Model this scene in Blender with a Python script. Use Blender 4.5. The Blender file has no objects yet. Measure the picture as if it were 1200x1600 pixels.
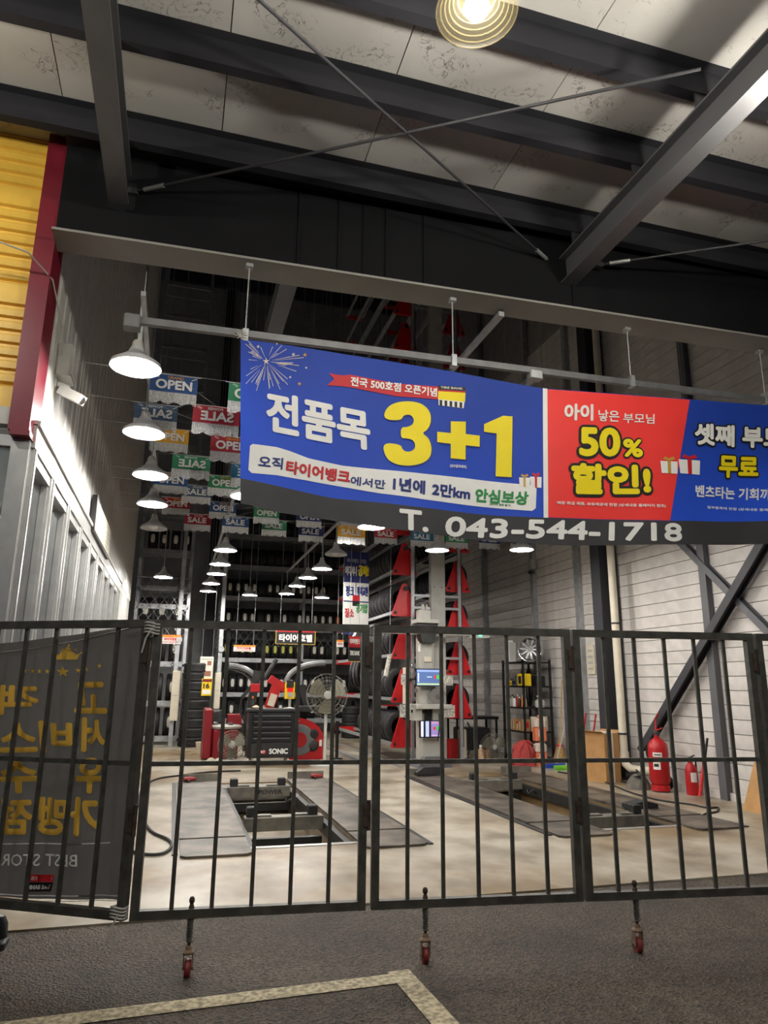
import bpy, math, random
from mathutils import Vector, Matrix

random.seed(7)
SC = bpy.context.scene
COL = SC.collection

# ------------------------------------------------------------------ camera
FPX, CX, CY, HC = 1100.0, 600.0, 800.0, 1.5
DV = Vector((271 - CX, 1066 - CY, FPX)).normalized()
UV = Vector((45.0, -(FPX * FPX + (271 - CX) * 45.0) / (1066 - CY), FPX)).normalized()
RV = DV.cross(UV)
if RV.x < 0:
    RV = -RV
# camera axes written in world axes (X right, Y into the building, Z up)
CAMX = Vector((RV.x, DV.x, UV.x))
CAMY = -Vector((RV.y, DV.y, UV.y))
CAMZ = -Vector((RV.z, DV.z, UV.z))
cam = bpy.data.cameras.new('camera')
cam.sensor_width = 36.0
cam.lens = 36.0 * FPX / 1600.0
cam.clip_end = 200
camo = bpy.data.objects.new('camera', cam)
COL.objects.link(camo)
camo.matrix_world = Matrix(((CAMX.x, CAMY.x, CAMZ.x, 0), (CAMX.y, CAMY.y, CAMZ.y, 0), (CAMX.z, CAMY.z, CAMZ.z, HC), (0, 0, 0, 1)))
SC.camera = camo

# ------------------------------------------------------------------ night sky, exposure
w = bpy.data.worlds.new('night')
SC.world = w
w.use_nodes = True
w.node_tree.nodes['Background'].inputs[0].default_value = (0.36, 0.39, 0.46, 1)
w.node_tree.nodes['Background'].inputs[1].default_value = 0.10
SC.view_settings.view_transform = 'Standard'
SC.view_settings.look = 'None'
SC.view_settings.gamma = 1.0
SC.view_settings.use_curve_mapping = False
SC.view_settings.exposure = 0.1
LAMP_POWER = 490.0       # emission of one shop lamp bulb
CANOPY_POWER = 700.0

# ------------------------------------------------------------------ helpers
def ray(px, py):
    return CAMX * ((px - CX) / FPX) - CAMY * ((py - CY) / FPX) - CAMZ

def FL(px, py, z=0.0):
    v = ray(px, py); t = (z - HC) / v.z
    return Vector((v.x * t, v.y * t, z))

def AT(px, py, Y):
    v = ray(px, py); t = Y / v.y
    return Vector((v.x * t, Y, HC + v.z * t))

def WX(px, py, X):
    v = ray(px, py); t = X / v.x
    return Vector((X, v.y * t, HC + v.z * t))

def lin(c):
    r = []
    for a in c[:3]:
        a = a / 255.0
        r.append(a / 12.92 if a <= 0.04045 else ((a + 0.055) / 1.055) ** 2.4)
    return (r[0], r[1], r[2], 1.0)

MATS = {}
def mat(name, rgb, rough=0.6, metal=0.0, var=0.12, scale=6.0, bump=0.0, emit=0.0, alpha=1.0, detail=4.0, transl=0.0, spec=0.5):
    if name in MATS:
        return MATS[name]
    m = bpy.data.materials.new(name); m.use_nodes = True
    nt = m.node_tree; b = nt.nodes['Principled BSDF']
    c = lin(rgb)
    b.inputs['Roughness'].default_value = rough
    b.inputs['Metallic'].default_value = metal
    b.inputs['Specular IOR Level'].default_value = spec
    b.inputs['Base Color'].default_value = c
    if var > 0 or bump > 0:
        tc = nt.nodes.new('ShaderNodeTexCoord')
        n = nt.nodes.new('ShaderNodeTexNoise'); n.inputs['Scale'].default_value = scale; n.inputs['Detail'].default_value = detail
        nt.links.new(tc.outputs['Object'], n.inputs['Vector'])
        if var > 0:
            r = nt.nodes.new('ShaderNodeValToRGB')
            r.color_ramp.elements[0].position = 0.37; r.color_ramp.elements[1].position = 0.63
            r.color_ramp.elements[0].color = tuple(x * (1 - var) for x in c[:3]) + (1,)
            r.color_ramp.elements[1].color = tuple(min(1, x * (1 + var)) for x in c[:3]) + (1,)
            nt.links.new(n.outputs['Fac'], r.inputs['Fac'])
            nt.links.new(r.outputs['Color'], b.inputs['Base Color'])
        if bump > 0:
            bp = nt.nodes.new('ShaderNodeBump'); bp.inputs['Strength'].default_value = bump; bp.inputs['Distance'].default_value = 0.02
            nt.links.new(n.outputs['Fac'], bp.inputs['Height']); nt.links.new(bp.outputs['Normal'], b.inputs['Normal'])
    if emit > 0:
        b.inputs['Emission Color'].default_value = c
        b.inputs['Emission Strength'].default_value = emit
    if alpha < 1:
        b.inputs['Alpha'].default_value = alpha
    if transl > 0:
        out = nt.nodes['Material Output']; tr = nt.nodes.new('ShaderNodeBsdfTranslucent'); mx = nt.nodes.new('ShaderNodeMixShader')
        tr.inputs['Color'].default_value = c; mx.inputs[0].default_value = transl
        nt.links.new(b.outputs[0], mx.inputs[1]); nt.links.new(tr.outputs[0], mx.inputs[2]); nt.links.new(mx.outputs[0], out.inputs['Surface'])
    MATS[name] = m
    return m

class MB:
    def __init__(s):
        s.v = []; s.f = []
    def add(s, vs, fs):
        o = len(s.v); s.v += [Vector(p) for p in vs]; s.f += [tuple(i + o for i in q) for q in fs]; return s
    def box(s, x0, x1, y0, y1, z0, z1):
        return s.add([(x0,y0,z0),(x1,y0,z0),(x1,y1,z0),(x0,y1,z0),(x0,y0,z1),(x1,y0,z1),(x1,y1,z1),(x0,y1,z1)],
                     [(0,3,2,1),(4,5,6,7),(0,1,5,4),(1,2,6,5),(2,3,7,6),(3,0,4,7)])
    def cbox(s, x0, x1, y0, y1, z0, z1, c=0.01):
        # box with chamfered vertical edges and top
        p = [(x0+c,y0),(x1-c,y0),(x1,y0+c),(x1,y1-c),(x1-c,y1),(x0+c,y1),(x0,y1-c),(x0,y0+c)]
        mx, my = (x0+x1)/2, (y0+y1)/2
        q = [(mx+(a-mx)*(1-2*c/max(x1-x0,1e-6)), my+(b-my)*(1-2*c/max(y1-y0,1e-6))) for a,b in p]
        vs = [(a,b,z0) for a,b in p]+[(a,b,z1-c) for a,b in p]+[(a,b,z1) for a,b in q]
        fs = [tuple(range(7,-1,-1)), tuple(range(16,24))]
        for k in (0, 8):
            for i in range(8):
                j=(i+1)%8; fs.append((k+i,k+j,k+8+j,k+8+i))
        return s.add(vs, fs)
    def bar(s, p, q, w, h=None, up=(0,0,1)):
        p=Vector(p); q=Vector(q); h=w if h is None else h
        d=(q-p).normalized(); u=Vector(up)
        if abs(d.dot(u))>0.98: u=Vector((0,1,0))
        a=d.cross(u).normalized()*w/2; b=a.cross(d).normalized()*h/2
        vs=[p-a-b,p+a-b,p+a+b,p-a+b,q-a-b,q+a-b,q+a+b,q-a+b]
        return s.add(vs,[(0,3,2,1),(4,5,6,7),(0,1,5,4),(1,2,6,5),(2,3,7,6),(3,0,4,7)])
    def tube(s, pts, r, n=8, cap=True):
        pts=[Vector(p) for p in pts]; rs=r if isinstance(r,(list,tuple)) else [r]*len(pts)
        rings=[]; ref=None
        for i,p in enumerate(pts):
            d=(pts[min(i+1,len(pts)-1)]-pts[max(i-1,0)]).normalized()
            if ref is None:
                ref=Vector((0,0,1)) if abs(d.z)<0.9 else Vector((1,0,0))
            a=d.cross(ref)
            if a.length<1e-4: a=d.cross(Vector((0.3,1,0.2)))
            a.normalize(); b=a.cross(d).normalized(); ref=b
            rings.append([p+(a*math.cos(2*math.pi*k/n)+b*math.sin(2*math.pi*k/n))*rs[i] for k in range(n)])
        vs=[v for g in rings for v in g]; fs=[]
        for i in range(len(pts)-1):
            for k in range(n):
                l=(k+1)%n; fs.append((i*n+k,i*n+l,(i+1)*n+l,(i+1)*n+k))
        if cap:
            fs.append(tuple(range(n-1,-1,-1))); fs.append(tuple((len(pts)-1)*n+k for k in range(n)))
        return s.add(vs,fs)
    def lathe(s, prof, n=20, o=(0,0,0), axis='z', a0=0.0, a1=2*math.pi):
        o=Vector(o); vs=[]; fs=[]; full=abs(a1-a0-2*math.pi)<1e-6
        m=n if full else n+1
        for k in range(m):
            t=a0+(a1-a0)*k/n; c,sn=math.cos(t),math.sin(t)
            for r,z in prof:
                p=(r*c,r*sn,z)
                if axis=='x': p=(z,r*c,r*sn)
                if axis=='y': p=(r*c,z,r*sn)
                vs.append(o+Vector(p))
        L=len(prof)
        for k in range(n):
            l=(k+1)%m
            for i in range(L-1):
                fs.append((k*L+i,l*L+i,l*L+i+1,k*L+i+1))
        return s.add(vs,fs)
    def prism(s, poly, d0, d1, plane='xz'):
        def P(a,b,d):
            return (a,d,b) if plane=='xz' else ((a,b,d) if plane=='xy' else (d,a,b))
        n=len(poly); vs=[P(a,b,d0) for a,b in poly]+[P(a,b,d1) for a,b in poly]
        fs=[tuple(range(n)),tuple(range(2*n-1,n-1,-1))]
        for i in range(n):
            j=(i+1)%n; fs.append((i,i+n,j+n,j))
        return s.add(vs,fs)
    def grid(s, fn, nu, nv):
        vs=[fn(i/nu,j/nv) for j in range(nv+1) for i in range(nu+1)]; fs=[]
        for j in range(nv):
            for i in range(nu):
                a=j*(nu+1)+i; fs.append((a,a+1,a+nu+2,a+nu+1))
        return s.add(vs,fs)
    def build(s, name, m, parent=None, world=False, smooth=False, bevel=0.0):
        off=Vector((0,0,0))
        if world:
            p=parent
            while p is not None:
                off+=p.location; p=p.parent
        me=bpy.data.meshes.new(name)
        me.from_pydata([tuple(v-off) for v in s.v],[],s.f)
        import bmesh
        bm=bmesh.new(); bm.from_mesh(me); bmesh.ops.recalc_face_normals(bm, faces=bm.faces); bm.to_mesh(me); bm.free()
        me.materials.append(m)
        if smooth:
            me.polygons.foreach_set('use_smooth',[True]*len(me.polygons))
            me.set_sharp_from_angle(angle=math.radians(40))
        o=bpy.data.objects.new(name,me); COL.objects.link(o)
        if parent is not None: o.parent=parent
        return o

def tag(o, label=None, cat=None, group=None, kind=None):
    if label: o['label']=label
    if cat: o['category']=cat
    if group: o['group']=group
    if kind: o['kind']=kind
    return o

def thing(name, label, cat, loc=(0,0,0), rz=0.0, group=None, kind=None):
    o=bpy.data.objects.new(name,None); COL.objects.link(o)
    o.empty_display_size=0.1
    o.location=loc; o.rotation_euler=(0,0,rz)
    return tag(o,label,cat,group,kind)

def kids(o):
    return [c for c in COL.objects if c.parent is o]

def copy_tree(o, parent=None, table=None):
    if table is None:
        table={}
        for c in COL.objects:
            if c.parent is not None: table.setdefault(c.parent.name,[]).append(c)
    c=o.copy(); COL.objects.link(c)
    if parent is not None: c.parent=parent
    for ch in table.get(o.name,[]): copy_tree(ch,c,table)
    return c

def place(proto, used, loc, rz=0.0, label=None, group=None):
    o=proto if not used else copy_tree(proto)
    used.append(1)
    o.location=loc; o.rotation_euler=(0,0,rz)
    if label: o['label']=label
    if group: o['group']=group
    return o

# ------------------------------------------------------------------ lettering
_TX={}
def glyphs(s):
    if s in _TX: return _TX[s]
    cu=bpy.data.curves.new('lettering','FONT'); cu.body=s; cu.size=1.0; cu.resolution_u=4 if len(s)<6 or s[0].isdigit() else 2; cu.dimensions='2D'; cu.fill_mode='BOTH'
    ob=bpy.data.objects.new('lettering',cu); COL.objects.link(ob)
    dg=bpy.context.evaluated_depsgraph_get(); dg.update()
    me=bpy.data.meshes.new_from_object(ob.evaluated_get(dg))
    vs=[(v.co.x,v.co.y) for v in me.vertices]; fs=[tuple(p.vertices) for p in me.polygons]
    bpy.data.objects.remove(ob); bpy.data.curves.remove(cu); bpy.data.meshes.remove(me)
    if vs:
        x0=min(a for a,b in vs); x1=max(a for a,b in vs); y0=min(b for a,b in vs); y1=max(b for a,b in vs)
        asp=(x1-x0)/max(y1-y0,1e-6)
        vs=[((a-x0)/max(x1-x0,1e-6),(b-y0)/max(y1-y0,1e-6)) for a,b in vs]
    else: asp=1
    _TX[s]=(vs,fs,asp)
    return _TX[s]

def lettering(s, m, O, U, V, parent, bold=0.0, fn=None, cut=0.0, world=False, name='lettering', out=0.0):
    """s fills the parallelogram O, O+U, O+V; bold thickens strokes by shifted copies (fraction of the height); fn bends the points onto a surface."""
    import bmesh
    vs,fs,asp=glyphs(s)
    O=Vector(O); U=Vector(U); V=Vector(V)
    h=V.length; wd=max(U.length,1e-6)
    b=bold+out
    iu=max(0.2,1-2*bold*h/wd); iv=max(0.2,1-2*bold)
    sh=[(0,0)]
    if b>0:
        k=12 if out>0 else 8
        sh+= [(math.cos(2*math.pi*i/k)*b,math.sin(2*math.pi*i/k)*b) for i in range(k)]
    mb=MB()
    NN=U.cross(V).normalized(); kk=[]
    for i_,(dx,dy) in enumerate(sh):
        kk+=[i_]*len(vs)
        mb.add([O+U*(bold*h/wd+a*iu+dx*h/wd)+V*(bold+c*iv+dy) for a,c in vs],fs)
    if not fn:
        mb.v=[v+NN*(0.00025*k) for v,k in zip(mb.v,kk)]
    else:
        mb.v=[v+NN*(0.00025*k) for v,k in zip(mb.v,kk)]; O0=O.copy()
    if cut>0:
        bm=bmesh.new(); me=bpy.data.meshes.new('tmp'); me.from_pydata([tuple(v) for v in mb.v],[],mb.f); bm.from_mesh(me)
        xs=[v.x for v in mb.v]
        x=math.ceil(min(xs)/cut)*cut
        while x<max(xs):
            bmesh.ops.bisect_plane(bm,geom=bm.verts[:]+bm.edges[:]+bm.faces[:],plane_co=(x,0,0),plane_no=(1,0,0)); x+=cut
        bm.to_mesh(me); bm.free()
        mb=MB(); mb.v=[v.co.copy() for v in me.vertices]; mb.f=[tuple(p.vertices) for p in me.polygons]; bpy.data.meshes.remove(me)
    if fn: mb.v=[fn(v-NN*(v-O).dot(NN))+NN*(v-O).dot(NN) for v in mb.v]
    return mb.build(name,m,parent,world=world)
# ------------------------------------------------------------------ materials of the place
def floor_mat():
    m=bpy.data.materials.new('worn_concrete'); m.use_nodes=True; nt=m.node_tree; b=nt.nodes['Principled BSDF']
    tc=nt.nodes.new('ShaderNodeTexCoord')
    n1=nt.nodes.new('ShaderNodeTexNoise'); n1.inputs['Scale'].default_value=0.45; n1.inputs['Detail'].default_value=5; n1.inputs['Roughness'].default_value=0.6
    n2=nt.nodes.new('ShaderNodeTexNoise'); n2.inputs['Scale'].default_value=2.2; n2.inputs['Detail'].default_value=8
    mp=nt.nodes.new('ShaderNodeMapping'); mp.inputs['Scale'].default_value=(1.0,0.75,1.0)
    nt.links.new(tc.outputs['Object'],mp.inputs['Vector'])
    nt.links.new(mp.outputs['Vector'],n1.inputs['Vector']); nt.links.new(mp.outputs['Vector'],n2.inputs['Vector'])
    r1=nt.nodes.new('ShaderNodeValToRGB'); e=r1.color_ramp.elements
    e[0].position=0.40; e[0].color=lin((134,112,80)); e[1].position=0.56; e[1].color=lin((186,178,162))
    r2=nt.nodes.new('ShaderNodeValToRGB'); e=r2.color_ramp.elements
    e[0].position=0.36; e[0].color=lin((150,138,116)); e[1].position=0.58; e[1].color=(1,1,1,1)
    mx=nt.nodes.new('ShaderNodeMix'); mx.data_type='RGBA'; mx.blend_type='MULTIPLY'; mx.inputs['Factor'].default_value=0.6
    nt.links.new(n1.outputs['Fac'],r1.inputs['Fac']); nt.links.new(n2.outputs['Fac'],r2.inputs['Fac'])
    nt.links.new(r1.outputs['Color'],mx.inputs['A']); nt.links.new(r2.outputs['Color'],mx.inputs['B'])
    nt.links.new(mx.outputs['Result'],b.inputs['Base Color'])
    rr=nt.nodes.new('ShaderNodeMapRange'); rr.inputs['To Min'].default_value=0.25; rr.inputs['To Max'].default_value=0.55
    nt.links.new(n2.outputs['Fac'],rr.inputs['Value']); nt.links.new(rr.outputs['Result'],b.inputs['Roughness'])
    bp=nt.nodes.new('ShaderNodeBump'); bp.inputs['Strength'].default_value=0.15; bp.inputs['Distance'].default_value=0.01
    nt.links.new(n2.outputs['Fac'],bp.inputs['Height']); nt.links.new(bp.outputs['Normal'],b.inputs['Normal'])
    return m

def asphalt_mat():
    m=bpy.data.materials.new('asphalt'); m.use_nodes=True; nt=m.node_tree; b=nt.nodes['Principled BSDF']
    tc=nt.nodes.new('ShaderNodeTexCoord')
    v=nt.nodes.new('ShaderNodeTexVoronoi'); v.inputs['Scale'].default_value=70
    n=nt.nodes.new('ShaderNodeTexNoise'); n.inputs['Scale'].default_value=1.3; n.inputs['Detail'].default_value=8
    nt.links.new(tc.outputs['Object'],v.inputs['Vector']); nt.links.new(tc.outputs['Object'],n.inputs['Vector'])
    r1=nt.nodes.new('ShaderNodeValToRGB'); e=r1.color_ramp.elements
    e[0].position=0.0; e[0].color=lin((25,20,15)); e[1].position=1.0; e[1].color=lin((102,88,70))
    nt.links.new(v.outputs['Color'],r1.inputs['Fac'])
    r2=nt.nodes.new('ShaderNodeValToRGB'); e=r2.color_ramp.elements
    e[0].position=0.3; e[0].color=lin((170,164,156)); e[1].position=0.7; e[1].color=(1,1,1,1)
    nt.links.new(n.outputs['Fac'],r2.inputs['Fac'])
    mx=nt.nodes.new('ShaderNodeMix'); mx.data_type='RGBA'; mx.blend_type='MULTIPLY'; mx.inputs['Factor'].default_value=1.0
    nt.links.new(r1.outputs['Color'],mx.inputs['A']); nt.links.new(r2.outputs['Color'],mx.inputs['B'])
    nt.links.new(mx.outputs['Result'],b.inputs['Base Color'])
    b.inputs['Roughness'].default_value=0.75
    bp=nt.nodes.new('ShaderNodeBump'); bp.inputs['Strength'].default_value=0.9; bp.inputs['Distance'].default_value=0.012
    nt.links.new(v.outputs['Distance'],bp.inputs['Height']); nt.links.new(bp.outputs['Normal'],b.inputs['Normal'])
    return m

def stained_ceiling_mat():
    # pale roofing panel with dark crawling dirt marks
    m=bpy.data.materials.new('stained_panel'); m.use_nodes=True; nt=m.node_tree; b=nt.nodes['Principled BSDF']
    tc=nt.nodes.new('ShaderNodeTexCoord')
    n=nt.nodes.new('ShaderNodeTexNoise'); n.inputs['Scale'].default_value=1.0; n.inputs['Detail'].default_value=6
    n2=nt.nodes.new('ShaderNodeTexNoise'); n2.inputs['Scale'].default_value=9.0; n2.inputs['Detail'].default_value=5; n2.inputs['Distortion'].default_value=1.2
    n3=nt.nodes.new('ShaderNodeTexNoise'); n3.inputs['Scale'].default_value=2.2; n3.inputs['Detail'].default_value=2
    for q in (n,n2,n3): nt.links.new(tc.outputs['Object'],q.inputs['Vector'])
    r=nt.nodes.new('ShaderNodeValToRGB'); e=r.color_ramp.elements
    e[0].position=0.3; e[0].color=lin((158,155,152)); e[1].position=0.7; e[1].color=lin((182,180,178))
    nt.links.new(n.outputs['Fac'],r.inputs['Fac'])
    k=nt.nodes.new('ShaderNodeValToRGB'); e=k.color_ramp.elements
    e[0].position=0.0; e[0].color=(0,0,0,1); e[1].position=1.0; e[1].color=(0,0,0,1)
    for p,c in ((0.485,0),(0.498,1),(0.503,1),(0.516,0)):
        q=e.new(p); q.color=(c,c,c,1)
    nt.links.new(n2.outputs['Fac'],k.inputs['Fac'])
    k3=nt.nodes.new('ShaderNodeValToRGB'); e=k3.color_ramp.elements
    e[0].position=0.51; e[0].color=(0,0,0,1); e[1].position=0.58; e[1].color=(0.85,0.85,0.85,1)
    nt.links.new(n3.outputs['Fac'],k3.inputs['Fac'])
    mu=nt.nodes.new('ShaderNodeMath'); mu.operation='MULTIPLY'
    nt.links.new(k.outputs['Color'],mu.inputs[0]); nt.links.new(k3.outputs['Color'],mu.inputs[1])
    mx=nt.nodes.new('ShaderNodeMix'); mx.data_type='RGBA'; mx.inputs['B'].default_value=lin((60,52,44))
    nt.links.new(mu.outputs[0],mx.inputs['Factor']); nt.links.new(r.outputs['Color'],mx.inputs['A'])
    nt.links.new(mx.outputs['Result'],b.inputs['Base Color'])
    b.inputs['Roughness'].default_value=0.6
    return m

def glass_mat():
    m=bpy.data.materials.new('window_glass'); m.use_nodes=True; nt=m.node_tree
    for n in list(nt.nodes): nt.nodes.remove(n)
    o=nt.nodes.new('ShaderNodeOutputMaterial'); t=nt.nodes.new('ShaderNodeBsdfTransparent'); g=nt.nodes.new('ShaderNodeBsdfGlossy'); x=nt.nodes.new('ShaderNodeMixShader')
    t.inputs['Color'].default_value=(0.72,0.76,0.76,1); g.inputs['Roughness'].default_value=0.03; g.inputs['Color'].default_value=(0.9,0.92,0.93,1)
    f=nt.nodes.new('ShaderNodeFresnel'); f.inputs['IOR'].default_value=1.9
    d=nt.nodes.new('ShaderNodeBsdfDiffuse'); d.inputs['Color'].default_value=(0.8,0.82,0.82,1); x2=nt.nodes.new('ShaderNodeMixShader'); x2.inputs[0].default_value=0.16
    nt.links.new(t.outputs[0],x2.inputs[1]); nt.links.new(d.outputs[0],x2.inputs[2])
    nt.links.new(f.outputs[0],x.inputs[0]); nt.links.new(x2.outputs[0],x.inputs[1]); nt.links.new(g.outputs[0],x.inputs[2]); nt.links.new(x.outputs[0],o.inputs['Surface'])
    return m

M_FLOOR=floor_mat(); M_ASPH=asphalt_mat(); M_CEIL=stained_ceiling_mat(); M_GLASS=glass_mat()
M_STEEL=mat('grey_painted_steel',(88,88,91),0.55,0.0,0.10,2.0)
M_STEELD=mat('dark_painted_steel',(48,48,53),0.55,0.0,0.12,2.0)
M_GALV=mat('galvanised_steel',(170,172,174),0.42,0.5,0.12,8.0)
M_GATE=mat('gate_steel',(80,78,72),0.5,0.3,0.25,14.0)
M_GATER=mat('gate_rust',(66,52,43),0.7,0.1,0.4,20.0)
M_WHITE=mat('white_print',(238,236,230),0.6,0,0.03)
M_BLACK=mat('black_print',(26,25,25),0.6,0,0.05)
M_WPANEL=mat('white_metal_panel',(202,200,195),0.38,0.0,0.05,3.0)
M_BLOCK=mat('painted_block',(206,200,194),0.75,0,0.08,5.0,0.15)
M_YEL=mat('yellow_cladding',(226,182,72),0.45,0,0.10,4.0)
M_RED=mat('red_trim',(112,22,40),0.4,0,0.08,3.0)
M_ALU=mat('aluminium',(186,186,184),0.32,0.55,0.06,10.0)
M_DARKROOF=mat('dark_roof',(84,88,98),0.7,0,0.12,2.0)
M_RUB=mat('rubber',(30,30,32),0.65,0,0.15,12.0)
M_TYRE=mat('tyre_rubber',(24,24,26),0.65,0,0.18,10.0)
M_CHROME=mat('chrome',(190,190,192),0.2,0.9,0.05,8.0)
M_MACH=mat('machine_red',(128,16,26),0.4,0,0.08,4.0)
M_PIPE=mat('dull_galvanised',(112,112,113),0.5,0.3,0.12,8.0)
M_REDP=mat('red_paint',(178,20,26),0.4,0,0.08,4.0)
M_BLKP=mat('black_paint',(22,22,24),0.4,0,0.12,6.0)
M_CARD=mat('cardboard',(176,132,82),0.8,0,0.08,6.0)
M_CREAM=mat('cream_plastic',(214,205,184),0.5,0,0.05,5.0)
M_LGREY=mat('light_grey_paint',(176,174,166),0.45,0,0.06,5.0)
M_YELP=mat('yellow_plastic',(236,200,20),0.45,0,0.05,5.0)
M_TXTY=mat('yellow_print',(246,222,10),0.6,0,0.03)
M_TXTR=mat('red_print',(198,28,38),0.6,0,0.04)
M_TXTB=mat('navy_print',(24,44,120),0.6,0,0.04)
M_TXTG=mat('green_print',(40,140,70),0.6,0,0.04)
M_BLUE=mat('blue_banner_cloth',(36,74,186),0.6,0,0.06,2.0,transl=0.35)
M_BBAND=mat('black_banner_band',(58,57,58),0.65,0,0.10,3.0,transl=0.2)

# ------------------------------------------------------------------ ground and floor
PITS=[(0.79,1.84,7.2,11.75),(4.50,5.56,7.2,11.75)]   # x0,x1,y0,y1
PZ=-0.42
FX0,FX1,FY0,FY1=-4.4,7.5,5.29,24.0
mb=MB()
xs=sorted({FX0,FX1}|{a for p in PITS for a in p[:2]})
ys=[FY0,7.2,11.75,FY1]
for i in range(len(xs)-1):
    for j in range(3):
        hole=any(abs(xs[i]-p[0])<1e-6 and abs(ys[j]-p[2])<1e-6 for p in PITS)
        if not hole: mb.add([(xs[i],ys[j],0),(xs[i+1],ys[j],0),(xs[i+1],ys[j+1],0),(xs[i],ys[j+1],0)],[(0,1,2,3)])
for x0,x1,y0,y1 in PITS:
    mb.add([(x0,y0,0),(x1,y0,0),(x1,y1,0),(x0,y1,0),(x0,y0,PZ),(x1,y0,PZ),(x1,y1,PZ),(x0,y1,PZ)],[(4,5,6,7),(0,1,5,4),(1,2,6,5),(2,3,7,6),(3,0,4,7)])
mb.add([(FX0,FY0,0),(FX1,FY0,0),(FX1,FY0,-0.3),(FX0,FY0,-0.3)],[(0,1,2,3)])
fl=mb.build('floor',M_FLOOR); tag(fl,'worn cream concrete workshop floor with two lift pits','floor',kind='structure')
mb=MB(); mb.box(-14,16,-8,5.29,-0.3,-0.012)
tag(mb.build('ground',M_ASPH),'dark rough asphalt in front of the gate','ground',kind='structure')

# painted parking bay line
mb=MB()
M_LINE=mat('worn_road_paint',(160,148,120),0.75,0,0.45,38.0,0.2,detail=8.0)
A=FL(-40,1606); B=FL(622,1521); C=FL(645,1517); D=FL(722,1606); w_=0.085
u=(B-A).normalized(); pn=Vector((u.y,-u.x,0))
def strip(mb,P,Q,wd,z0=-0.012,z1=-0.008):
    P=Vector((P.x,P.y,0)); Q=Vector((Q.x,Q.y,0)); d=(Q-P).normalized(); n=Vector((-d.y,d.x,0))*wd/2
    mb.add([(P-n)+Vector((0,0,z1)),(Q-n)+Vector((0,0,z1)),(Q+n)+Vector((0,0,z1)),(P+n)+Vector((0,0,z1))],[(0,1,2,3)])
strip(mb,FL(-300,1640),FL(640,1523),0.125)
strip(mb,FL(622,1514),FL(760,1668),0.125,-0.012,-0.007)
tag(mb.build('road_marking',M_LINE),'worn cream parking bay line bending at a corner on the asphalt','road marking',kind='structure')

# ------------------------------------------------------------------ left: office wall with glazing
XW=-1.15
wl=thing('wall_left','white ribbed metal panel wall above the aluminium office windows','wall',(XW,5.4,0),kind='structure')
mb=MB(); mb.box(XW-0.12,XW,5.45,17.8,3.30,15.6); mb.box(XW-0.10,XW,14.35,17.8,0,3.30); mb.box(XW-0.12,XW,5.45,14.35,0,0.12)
mb.build('panel_core',M_WPANEL,wl,world=True)
# upright panels with raised edges, each its own piece
mb=MB(); mb.prism([(0,0),(0.02,0.012),(0.10,0.012),(0.12,0.002),(0.28,0.002),(0.30,0.012),(0.38,0.012),(0.40,0.002),(0.58,0.002),(0.60,0.012),(0.68,0.012),(0.70,0.002),(0.86,0.002),(0.88,0.012),(0.96,0.012),(0.985,0)],0,12.2,'xy')
ribm=None
for k in range(13):
    y0=5.50+k*0.95
    if ribm is None:
        # local: x->+Y , y->+X
        m2=MB(); m2.add([Vector((v.y,v.x*0.95,v.z)) for v in mb.v],mb.f); o=m2.build('panel',M_WPANEL,wl); ribm=o
    else:
        o=ribm.copy(); COL.objects.link(o)
    o.location=(0.0,y0-5.4,3.36)
# header flashing over the windows
mb=MB(); mb.box(XW-0.02,XW+0.045,5.42,14.4,3.16,3.34); mb.build('flashing',M_ALU,wl,world=True)
mb=MB(); mb.box(XW-0.02,XW+0.065,5.42,14.4,3.33,3.37); mb.build('flashing',M_WPANEL,wl,world=True)
# windows: one per bay
YM=[5.45,6.30,7.28,8.25,9.19,10.11,11.07,11.95,12.87,13.8,14.35]
for k in range(len(YM)-1):
    y0,y1=YM[k],YM[k+1]
    wn=thing('window_%d'%(k+1),None,None,(XW,y0,0),kind='structure')
    mb=MB()
    mb.box(-0.09,0.04,0,0.06,0.1,3.16); mb.box(-0.09,0.04,y1-y0-0.06,y1-y0,0.1,3.16); mb.box(0.04,0.052,0.01,0.05,0.1,3.16); mb.box(-0.03,0.02,0.06,0.10,0.2,3.08); mb.box(-0.03,0.02,y1-y0-0.10,y1-y0-0.06,0.2,3.08)
    mb.box(-0.09,0.03,0.045,y1-y0-0.045,3.08,3.16); mb.box(-0.09,0.03,0.045,y1-y0-0.045,0.1,0.2); mb.box(-0.08,0.02,0.045,y1-y0-0.045,1.02,1.08)
    mb.build('frame',M_ALU,wn)
    mb=MB(); mb.box(-0.04,-0.032,0.04,y1-y0-0.04,1.06,3.10); mb.build('pane',M_GLASS,wn)
    mb=MB(); mb.box(-0.04,-0.032,0.04,y1-y0-0.04,0.18,1.04); mb.build('pane',M_GLASS,wn)
# office behind the glass
M_OFF=mat('office_wall',(186,190,192),0.7,0,0.06,1.5)
tag(MB().box(-4.4,-4.3,5.4,17.8,0,3.4).build('wall_office',M_OFF),'plain grey office wall seen dimly through the glazing','wall',kind='structure')
tag(MB().box(-4.4,XW-0.12,5.4,17.8,3.35,3.45).build('ceiling_office',M_OFF),'plain office ceiling behind the glazing','ceiling',kind='structure')
tag(MB().box(-4.4,XW-0.1,17.7,17.8,0,15.6).build('wall_office_end',M_WPANEL),'white panel return at the far end of the office','wall',kind='structure')

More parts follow.
